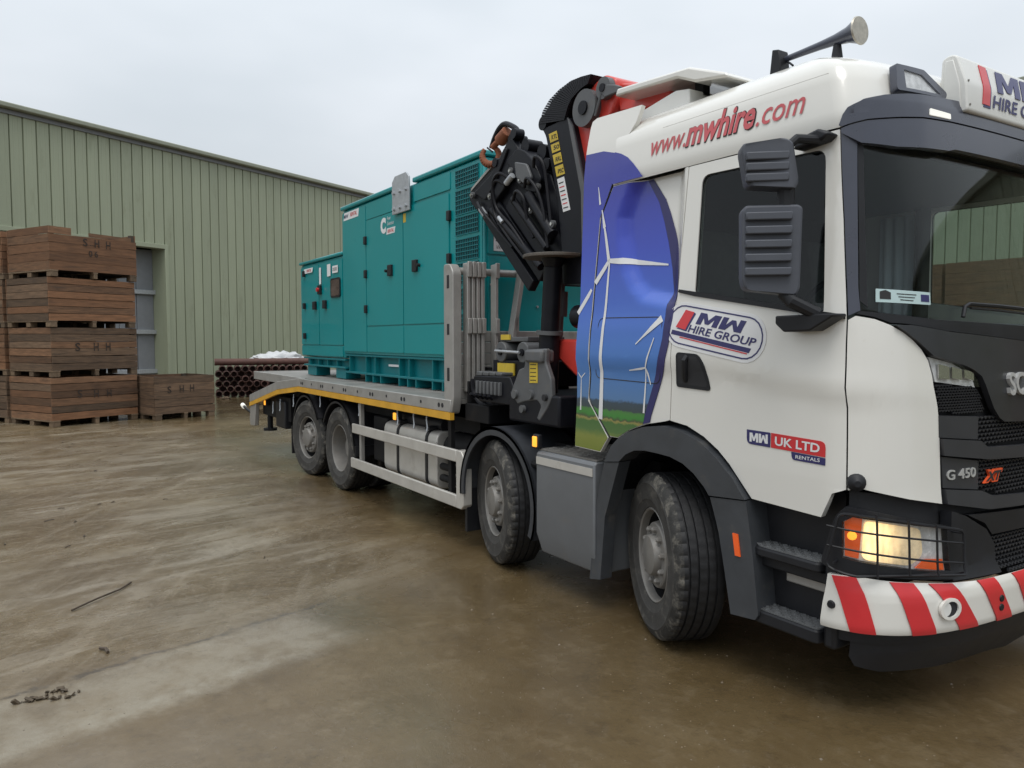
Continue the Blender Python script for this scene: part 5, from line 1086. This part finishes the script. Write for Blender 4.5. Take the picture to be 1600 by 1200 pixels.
b = B(); b.prism([(-.64, 3.535), (-.62, 3.585), (.05, 3.535), (.34, 3.42), (.36, 3.39), (.10, 3.43), (-.05, 3.495)], 'y', -1.04, 1.04); b.build('roof_deflector', WHITE, T, bevel=.015)
b = B(); b.prism([(-.60, 3.28), (-.60, 3.36), (-.10, 3.44), (.02, 3.42), (.02, 3.28)], 'y', -1.0, 1.0); b.build('deflector_base', WHITE2, T, bevel=.01)
for y in (-.85, .85): B().box(-.05, .02, y-.03, y+.03, 3.40, 3.50).build('deflector_strut', FRAME, T)

# ------------------------------------------------------------------ loader crane behind the cab (part of the truck)
B().box(-2.25, -.85, -.62, .62, 1.06, 1.42).build('crane_base', CRANE, T, bevel=.03)
B().box(-1.78, -1.08, -1.18, 1.18, 1.22, 1.46).build('stabiliser_beam', CRANE, T, bevel=.02)
b = B(); b.cyl((-1.42, 0, 1.40), (-1.42, 0, 1.75), .30, .27, 28); b.cyl((-1.42, 0, 1.75), (-1.42, 0, 3.35), .20, .17, 28); b.build('crane_column', REDP, T)
b = B(); b.prism(round_poly([(-1.12, 3.71), (-1.05, 3.755), (-.92, 3.79), (-.80, 3.73), (-.79, 3.59), (-.84, 3.50), (-.96, 3.42), (-.95, 2.30), (-1.22, 2.30), (-1.24, 3.49), (-1.26, 3.63)], .03), 'y', -.90, -.50); ib = b.build('inner_boom', REDP, T, bevel=.015)
b = B(); b.prism([(-.86, 3.72), (-.30, 3.56), (-.26, 3.42), (-.80, 3.50)], 'y', -.86, -.54); b.build('boom_link', REDP, T, bevel=.015)
B().cyl((-1.09, -.96, 3.585), (-1.09, -.44, 3.585), .135, n=28).build('pivot_disc', CRANEG, ib); B().cyl((-1.09, -.975, 3.585), (-1.09, -.955, 3.585), .05, n=18).build('pin', CRANE, ib)
B().cyl((-.88, -.95, 3.675), (-.88, -.45, 3.675), .078, n=22).build('pivot_disc', CRANEG, ib); B().cyl((-.88, -.962, 3.675), (-.88, -.948, 3.675), .03, n=14).build('pin', CRANE, ib)
b = B(); b.prism([(-.90, 3.65), (-.86, 3.60), (-.72, 3.60), (-.69, 3.635), (-.74, 3.66), (-.84, 3.69)], 'y', -.955, -.92); b.build('lever', CRANEG, ib, bevel=.008); b = B(); b.tube([(-.90, -.945, 3.64), (-.97, -.945, 3.50)], .012, 8); b.build('rod', CRANEG, ib)
# outer boom box with stickers
b = B(); b.prism(round_poly([(-1.64, 3.555), (-1.30, 3.575), (-1.23, 3.49), (-1.06, 2.97), (-1.06, 2.30), (-1.36, 2.30), (-1.37, 2.56), (-1.43, 2.96), (-1.59, 3.49)], .03), 'y', -.95, -.56); ob = b.build('outer_boom', CRANE, T, bevel=.012)
b = B(); b.prism([(-1.295, 3.565), (-1.235, 3.485), (-1.065, 2.97), (-1.07, 2.4), (-1.10, 2.4), (-1.12, 2.97)], 'y', -.957, -.948); b.build('boom_right_face', CRANEG, ob)  # narrow right face of the box, set in a lighter grey
csf = lambda s, z: Vector((s, -.951, z))
def slant(z): return -1.545+(3.50-z)*.31
for t_, zt, h in (('KTL', 3.495, .072), ('50', 3.405, .068), ('RRL', 3.320, .078), ('IPSC', 3.225, .080)):
    x0, x1 = slant(zt), slant(zt-h); q = panel('boom_sticker', csf, [(x1, zt-h), (x1+.105, zt-h+.004), (x0+.105, zt+.004), (x0, zt)], LABELY, ob, off=.003, thick=.003, step=(9, 9)); lettering(csf, t_, x1+.018, zt-h+.02, .075, .034, INK, q, off=.0045, bold=.02)
q = panel('load_chart', csf, [(slant(2.86), 2.86), (slant(2.86)+.09, 2.866), (slant(3.125)+.09, 3.13), (slant(3.125), 3.125)], LABELW, ob, off=.003, thick=.003, step=(9, 9))
for k in range(7): zz = 2.885+k*.033; x0 = slant(zz)+.012; panel('chart_line', csf, [(x0, zz), (x0+.062, zz+.003), (x0+.059, zz+.011), (x0-.003, zz+.008)], RED if k % 2 else INK, q, off=.0045, thick=.001, step=(9, 9))
# hose guide: fan of flat links round the knuckle
n = 30; op = [(-1.665, 3.60), (-1.62, 3.69), (-1.53, 3.755), (-1.40, 3.80), (-1.25, 3.825), (-1.12, 3.82), (-1.00, 3.805)]; ip = [(-1.33, 3.555), (-1.31, 3.60), (-1.285, 3.645), (-1.24, 3.69), (-1.18, 3.715), (-1.12, 3.735), (-1.04, 3.748)]
def along(P_, t): k = t*(len(P_)-1); i = min(int(k), len(P_)-2); a, c = Vector(P_[i]), Vector(P_[i+1]); return a+(c-a)*(k-i)
for i in range(n):
    a0, a1 = along(op, i/n), along(op, (i+.80)/n); c0, c1 = along(ip, i/n), along(ip, (i+.80)/n)
    b = B(); b.prism([tuple(a0), tuple(a1), tuple(c1), tuple(c0)], 'y', -.96, -.60); b.build('hose_guide_link', HOSE, ob)
b = B(); b.prism([tuple(along(op, i/12)*.95+along(ip, i/12)*.05) for i in range(13)]+[tuple(along(ip, 1-i/12)) for i in range(13)], 'y', -.94, -.62); b.build('hose_guide', HOSE, ob)
b = B(); b.cyl((-1.63, -.955, 3.60), (-1.63, -.60, 3.60), .055, n=16); b.build('guide_roller', CRANE, ob)
# extension bundle: nested boom sections, tip plates, links and rams
def plate(pts, y0, y1, m_=CRANE, nm='boom_plate', r=.025, par=None): b = B(); b.prism(round_poly(pts, r), 'y', y0, y1); return b.build(nm, m_, par or T, bevel=.010)
ex = plate([(-2.52, 2.93), (-2.30, 3.18), (-2.0, 3.27), (-1.60, 3.21), (-1.47, 2.95), (-1.36, 2.52), (-1.50, 2.30), (-1.72, 2.36), (-1.95, 2.56)], -.90, -.62, CRANE, 'extension_boom')
plate([(-2.76, 3.20), (-2.69, 3.275), (-2.33, 3.375), (-2.12, 3.57), (-1.91, 3.46), (-1.73, 3.33), (-1.56, 3.20), (-1.40, 2.70), (-1.40, 2.40), (-1.60, 2.36), (-1.95, 2.58), (-2.50, 2.94)], -.86, -.64, CRANE, 'boom_core', .03, ex)
dirv = Vector((.735, 0, -.68)).normalized(); upv = Vector((.68, 0, .735)).normalized()
for k, (o0, y0, y1, l0, l1, hw) in enumerate(((0, -.945, -.87, .02, 1.05, .055), (.15, -.93, -.85, .12, 1.10, .060), (.30, -.955, -.88, .30, 1.05, .050), (.43, -.93, -.86, .42, 1.0, .045))):
    c0 = Vector((-2.58, 0, 3.03))+upv*o0; b = B(); p0, p1 = c0+dirv*l0, c0+dirv*l1
    b.prism([tuple((p+upv*q)[j] for j in (0, 2)) for p, q in ((p0, -hw), (p1, -hw), (p1, hw), (p0, hw))], 'y', y0, y1); b.build('extension_section', CRANE, ex, bevel=.010)
tipp = plate([(-2.82, 3.18), (-2.82, 3.235), (-2.74, 3.28), (-2.36, 3.40), (-2.16, 3.57), (-2.08, 3.585), (-1.94, 3.42), (-2.10, 3.32), (-2.22, 3.17), (-2.42, 3.06), (-2.55, 2.96), (-2.78, 3.13)], -.955, -.89, CRANE, 'boom_tip', .02)
plate([(-2.70, 3.22), (-2.40, 3.33), (-2.26, 3.44), (-2.18, 3.52), (-2.12, 3.50), (-2.2, 3.40), (-2.34, 3.24), (-2.5, 3.12)], -.975, -.954, CRANEG if False else CRANE, 'tip_gusset', .03, tipp)
plate([(-2.79, 3.245), (-2.42, 3.395), (-2.44, 3.415), (-2.77, 3.275)], -.96, -.88, ALU, 'tip_highlight', .004, tipp)  # pale strip painting the highlight along the tip's top edge
plate([(-2.15, 3.40), (-1.97, 3.475), (-1.86, 3.43), (-1.74, 3.33), (-1.62, 3.16), (-1.70, 3.06), (-1.84, 3.10), (-1.98, 3.18), (-2.05, 3.30)], -.975, -.64, CRANE, 'extension_bracket', .03, ex)
plate([(-1.98, 3.36), (-1.80, 3.31), (-1.72, 3.18), (-1.80, 3.13), (-1.95, 3.22)], -1.0, -.97, CRANEG, 'bracket_cover', .03, ex)
for x, z, r, y0, y1 in ((-1.92, 3.485, .06, -.93, -.78), (-1.72, 3.40, .065, -.90, -.70), (-2.11, 3.58, .045, -.95, -.80), (-2.32, 3.42, .04, -.985, -.95), (-1.62, 3.28, .05, -.93, -.66)): B().cyl((x, y0, z), (x, y1, z), r, n=18).build('lug', CRANE, ex)
def c3(x, y, yy): return None
for x, z in ((-2.72, 3.20), (-2.40, 3.14), (-1.91, 3.20), (-2.24, 2.90), (-1.75, 2.93), (-1.45, 2.78), (-2.06, 3.30), (-1.66, 3.10)):
    B().cyl((x, -.99, z), (x, -.965, z), .030, n=14).build('pin_plate', CRANEG, ex); B().cyl((x, -1.0, z), (x, -.98, z), .013, n=10).build('bolt', CHROME, ex)
for p0, p1, r in (((-2.38, -.97, 3.02), (-1.62, -.97, 2.46), .035), ((-2.02, -.985, 3.06), (-1.52, -.985, 2.60), .030), ((-1.80, -.97, 3.06), (-1.46, -.97, 2.70), .045)):
    B().cyl(p0, p1, r, n=14).build('hydraulic_ram', CRANE, ex)
for p0, p1, r in (((-2.10, -1.0, 3.20), (-2.00, -1.0, 3.25), .026), ((-2.56, -.98, 3.05), (-2.48, -.98, 2.98), .028), ((-2.22, -1.0, 2.93), (-2.16, -1.0, 2.88), .02)): B().cyl(p0, p1, r, n=12).build('fitting', GALV, ex)
hz = [[(-2.12, -1.0, 3.19), (-2.22, -1.03, 3.24), (-2.30, -1.02, 3.16), (-2.30, -1.0, 2.98), (-2.12, -.99, 2.78), (-1.85, -.98, 2.55)], [(-2.05, -1.0, 3.23), (-2.16, -1.04, 3.29), (-2.27, -1.03, 3.22), (-2.26, -1.0, 3.02), (-2.02, -.99, 2.82), (-1.75, -.98, 2.55)],
      [(-1.70, -.99, 3.26), (-1.64, -1.02, 3.33), (-1.55, -1.0, 3.26), (-1.52, -.98, 3.05), (-1.48, -.97, 2.75)], [(-1.82, -1.0, 3.12), (-1.74, -1.03, 3.18), (-1.62, -1.02, 3.08), (-1.55, -1.0, 2.9), (-1.50, -.99, 2.6)], [(-2.0, -1.0, 3.02), (-1.9, -1.03, 3.10), (-1.80, -1.02, 3.02), (-1.78, -1.0, 2.86), (-1.70, -.99, 2.7)],
      [(-2.62, -.98, 3.12), (-2.50, -1.0, 3.02), (-2.30, -.98, 2.85), (-2.05, -.97, 2.66)]]
def smooth(P_, n=6):
    out = []; P_ = [Vector(p) for p in P_]
    for i in range(len(P_)-1):
        a, b0, c, d = P_[max(i-1, 0)], P_[i], P_[i+1], P_[min(i+2, len(P_)-1)]
        for k in range(n): t = k/n; out.append(.5*((2*b0)+(c-a)*t+(2*a-5*b0+4*c-d)*t*t+(3*b0-a-3*c+d)*t**3))
    return out+[P_[-1]]
for h in hz: b = B(); b.tube(smooth(h), .014, 8); b.build('hydraulic_hose', HOSE, ex)
# hook
hk = B(); hk.cyl((-2.31, -.93, 3.61), (-2.19, -.93, 3.665), .058, .05, 18); hook = hk.build('hook_block', RUST, T, bevel=.006)
b = B(); hu = Vector((.62, .78, 0)).normalized(); hc = Vector((-2.44, -.95, 3.505)); pts = [hc+hu*(.075*cos(a))+Vector((0, 0, .078*sin(a))) for a in [radians(75-i*14.3) for i in range(22)]]
rad = [.020+.014*sin(pi*i/21) for i in range(22)]
for i in range(21): b.cyl(pts[i], pts[i+1], rad[i], rad[i+1], 12)
b.tube([pts[0], Vector((-2.35, -.93, 3.61))], .028, 10); b.build('hook', RUST, hook)
b = B(); b.tube(smooth([(-2.46, -.93, 3.58), (-2.40, -.93, 3.66), (-2.32, -.93, 3.72), (-2.22, -.93, 3.735), (-2.06, -.93, 3.66), (-2.02, -.93, 3.60)]), .024, 10); b.build('hook_bracket', CRANE, hook); b = B(); b.tube([(-2.49, -.955, 3.585), (-2.40, -.955, 3.53)], .008, 6); b.build('safety_latch', CRANE, hook)
B().cyl((-2.04, -.97, 3.61), (-2.04, -.88, 3.61), .045, n=16).build('hook_pin', CRANE, hook)
# stabiliser jacks swung up, foot plate on top
for s_ in (-1, 1):
    y = s_*1.05; jk = B(); jk.cyl((-1.42, y, 1.35), (-1.385, y, 1.93), .082, n=22); jk.cyl((-1.385, y, 1.93), (-1.345, y, 2.43), .072, n=22); j_ = jk.build('stabiliser_jack', CRANE, T)
    b = B(); b.cyl((-1.386, y, 1.915), (-1.384, y, 1.945), .105, n=24); b.build('jack_collar', CRANEG, j_)
    b = B(); b.cyl((-1.345, y, 2.42), (-1.34, y, 2.50), .06, .10, 22); b.build('jack_neck', CRANE, j_); b = B(); b.cyl((-1.34, y, 2.50), (-1.34, y, 2.525), .235, n=36); b.build('foot_plate', mat('foot_plate', (.10, .085, .07), .6, var=.3, dirt=MUD, dirt_amt=.3), j_, bevel=.004)
    br = plate([(-1.52, 1.80), (-1.24, 1.81), (-1.25, 1.70), (-1.18, 1.58), (-1.17, 1.44), (-1.22, 1.36), (-1.33, 1.25), (-1.37, 1.27), (-1.31, 1.37), (-1.36, 1.41), (-1.53, 1.39), (-1.64, 1.36), (-1.74, 1.45), (-1.62, 1.64), (-1.54, 1.66)], *sorted((s_*1.14, s_*1.185)), CRANEG, 'jack_bracket', .02)
    B().box(-1.50, -1.26, *sorted((s_*1.09, s_*1.215)), 1.70, 1.80).build('bracket_cap', CRANEG, br, bevel=.02)
    for x, z, r in ((-1.66, 1.44, .035), (-1.44, 1.45, .038), (-1.24, 1.44, .025), (-1.55, 1.33, .03)): B().cyl((x, s_*1.18, z), (x, s_*1.21, z), r, n=14).build('bolt', CRANEG if r > .026 else DARK, br)
    ls = (lambda s, z: Vector((s, -1.186, z))) if s_ < 0 else (lambda s, z: Vector((s, 1.186, z)))
    if s_ < 0:
        q = panel('warning_label', ls, [(-1.46, 1.54), (-1.35, 1.545), (-1.35, 1.72), (-1.46, 1.715)][0:4], LABELY, br, off=.003, thick=.003, step=(9, 9))
        for k in range(5): panel('label_line', ls, [(-1.45, 1.56+k*.03), (-1.37, 1.562+k*.03), (-1.37, 1.568+k*.03), (-1.45, 1.566+k*.03)], INK, q, off=.0045, thick=.001, step=(9, 9))
    b = B(); b.cyl((-1.50, s_*.88, 1.86), (-1.46, s_*.88, 2.42), .030, n=14); b.cyl((-1.49, s_*.86, 2.06), (-1.48, s_*.86, 2.26), .045, n=14); b.build('lift_ram', CRANEG, j_)
b = B(); b.prism([(-1.56, 1.88), (-.90, 1.88), (-.90, 1.55), (-1.15, 1.60), (-1.36, 1.72), (-1.54, 1.79)], 'y', -.98, .98); b.build('crane_cross_box', REDP, T, bevel=.02)
for x in (-2.16, -1.82):
    b = B(); b.cyl((x, -1.02, 1.77), (x, -.55, 1.77), .088, n=24); fl = b.build('filter_canister', CRANEG, T, bevel=.008); B().cyl((x, -1.035, 1.77), (x, -1.018, 1.77), .03, n=12).build('cap', CRANE, fl)
b = B(); b.tube([(-2.20, -1.05, 1.78), (-1.82, -1.05, 1.77)], .012, 8); b.build('clamp_rod', GALV, T)
B().box(-2.22, -1.80, -.98, -.6, 1.86, 1.90).build('canister_bracket', CRANEG, T, bevel=.006); B().box(-2.20, -2.06, -.995, -.98, 1.875, 1.92).build('label', LABELY, T)
q = B().box(-2.19, -1.93, -1.035, -1.02, 1.575, 1.675).build('warning_plate', LABELY, T); B().box(-2.3, -1.7, -1.015, -.5, 1.48, 1.70).build('valve_box', CRANE, T, bevel=.01)
vb = plate([(-2.40, 1.53), (-2.38, 1.56), (-1.80, 1.575), (-1.72, 1.46), (-1.70, 1.34), (-2.30, 1.34)], -1.16, -.6, CRANE, 'control_valve', .02)
for i in range(7): x = -2.30+i*.062; B().box(x-.015, x+.015, -1.185, -1.158, 1.41, 1.52).build('fin', CRANEG, vb, bevel=.004)
for i in range(5): x = -2.36+i*.075; b = B(); b.tube([(x, -1.17, 1.37), (x+.02, -1.22, 1.40), (x+.07, -1.24, 1.41)], .012, 8); b.build('lever', CRANE, vb)
for i in range(4): x = -2.36+i*.11; B().box(x, x+.09, -1.15, -1.02, 1.562+.003*i, 1.60).build('valve_cover', CRANEG, vb, bevel=.008)
for i in range(6): b = B(); b.tube(smooth([(-2.55+.0*i, -1.08+.07*i, 1.52), (-2.52, -1.08+.07*i, 1.40), (-2.42, -1.06+.07*i, 1.30), (-2.2, -1.0+.06*i, 1.25)]), .022, 8); b.build('hydraulic_hose', HOSE, T)
B().box(-2.62, -2.2, -1.12, -.5, 1.14, 1.30).build('crane_support', FRAME, T, bevel=.01)
b = B(); b.cyl((-1.15, -.95, 2.05), (-.60, -.95, 2.05), .09, n=20); b.build('air_intake', CRANE, T)
B().box(-.66, -.56, -1.1, 1.1, 1.25, 2.7).build('cab_back_gear', CRANE, T)
for y in (-.3, .3): b = B(); b.cyl((-.85, y, 1.1), (-.85, y, 3.2), .05, n=14); b.build('crane_pipe', CRANE, T)
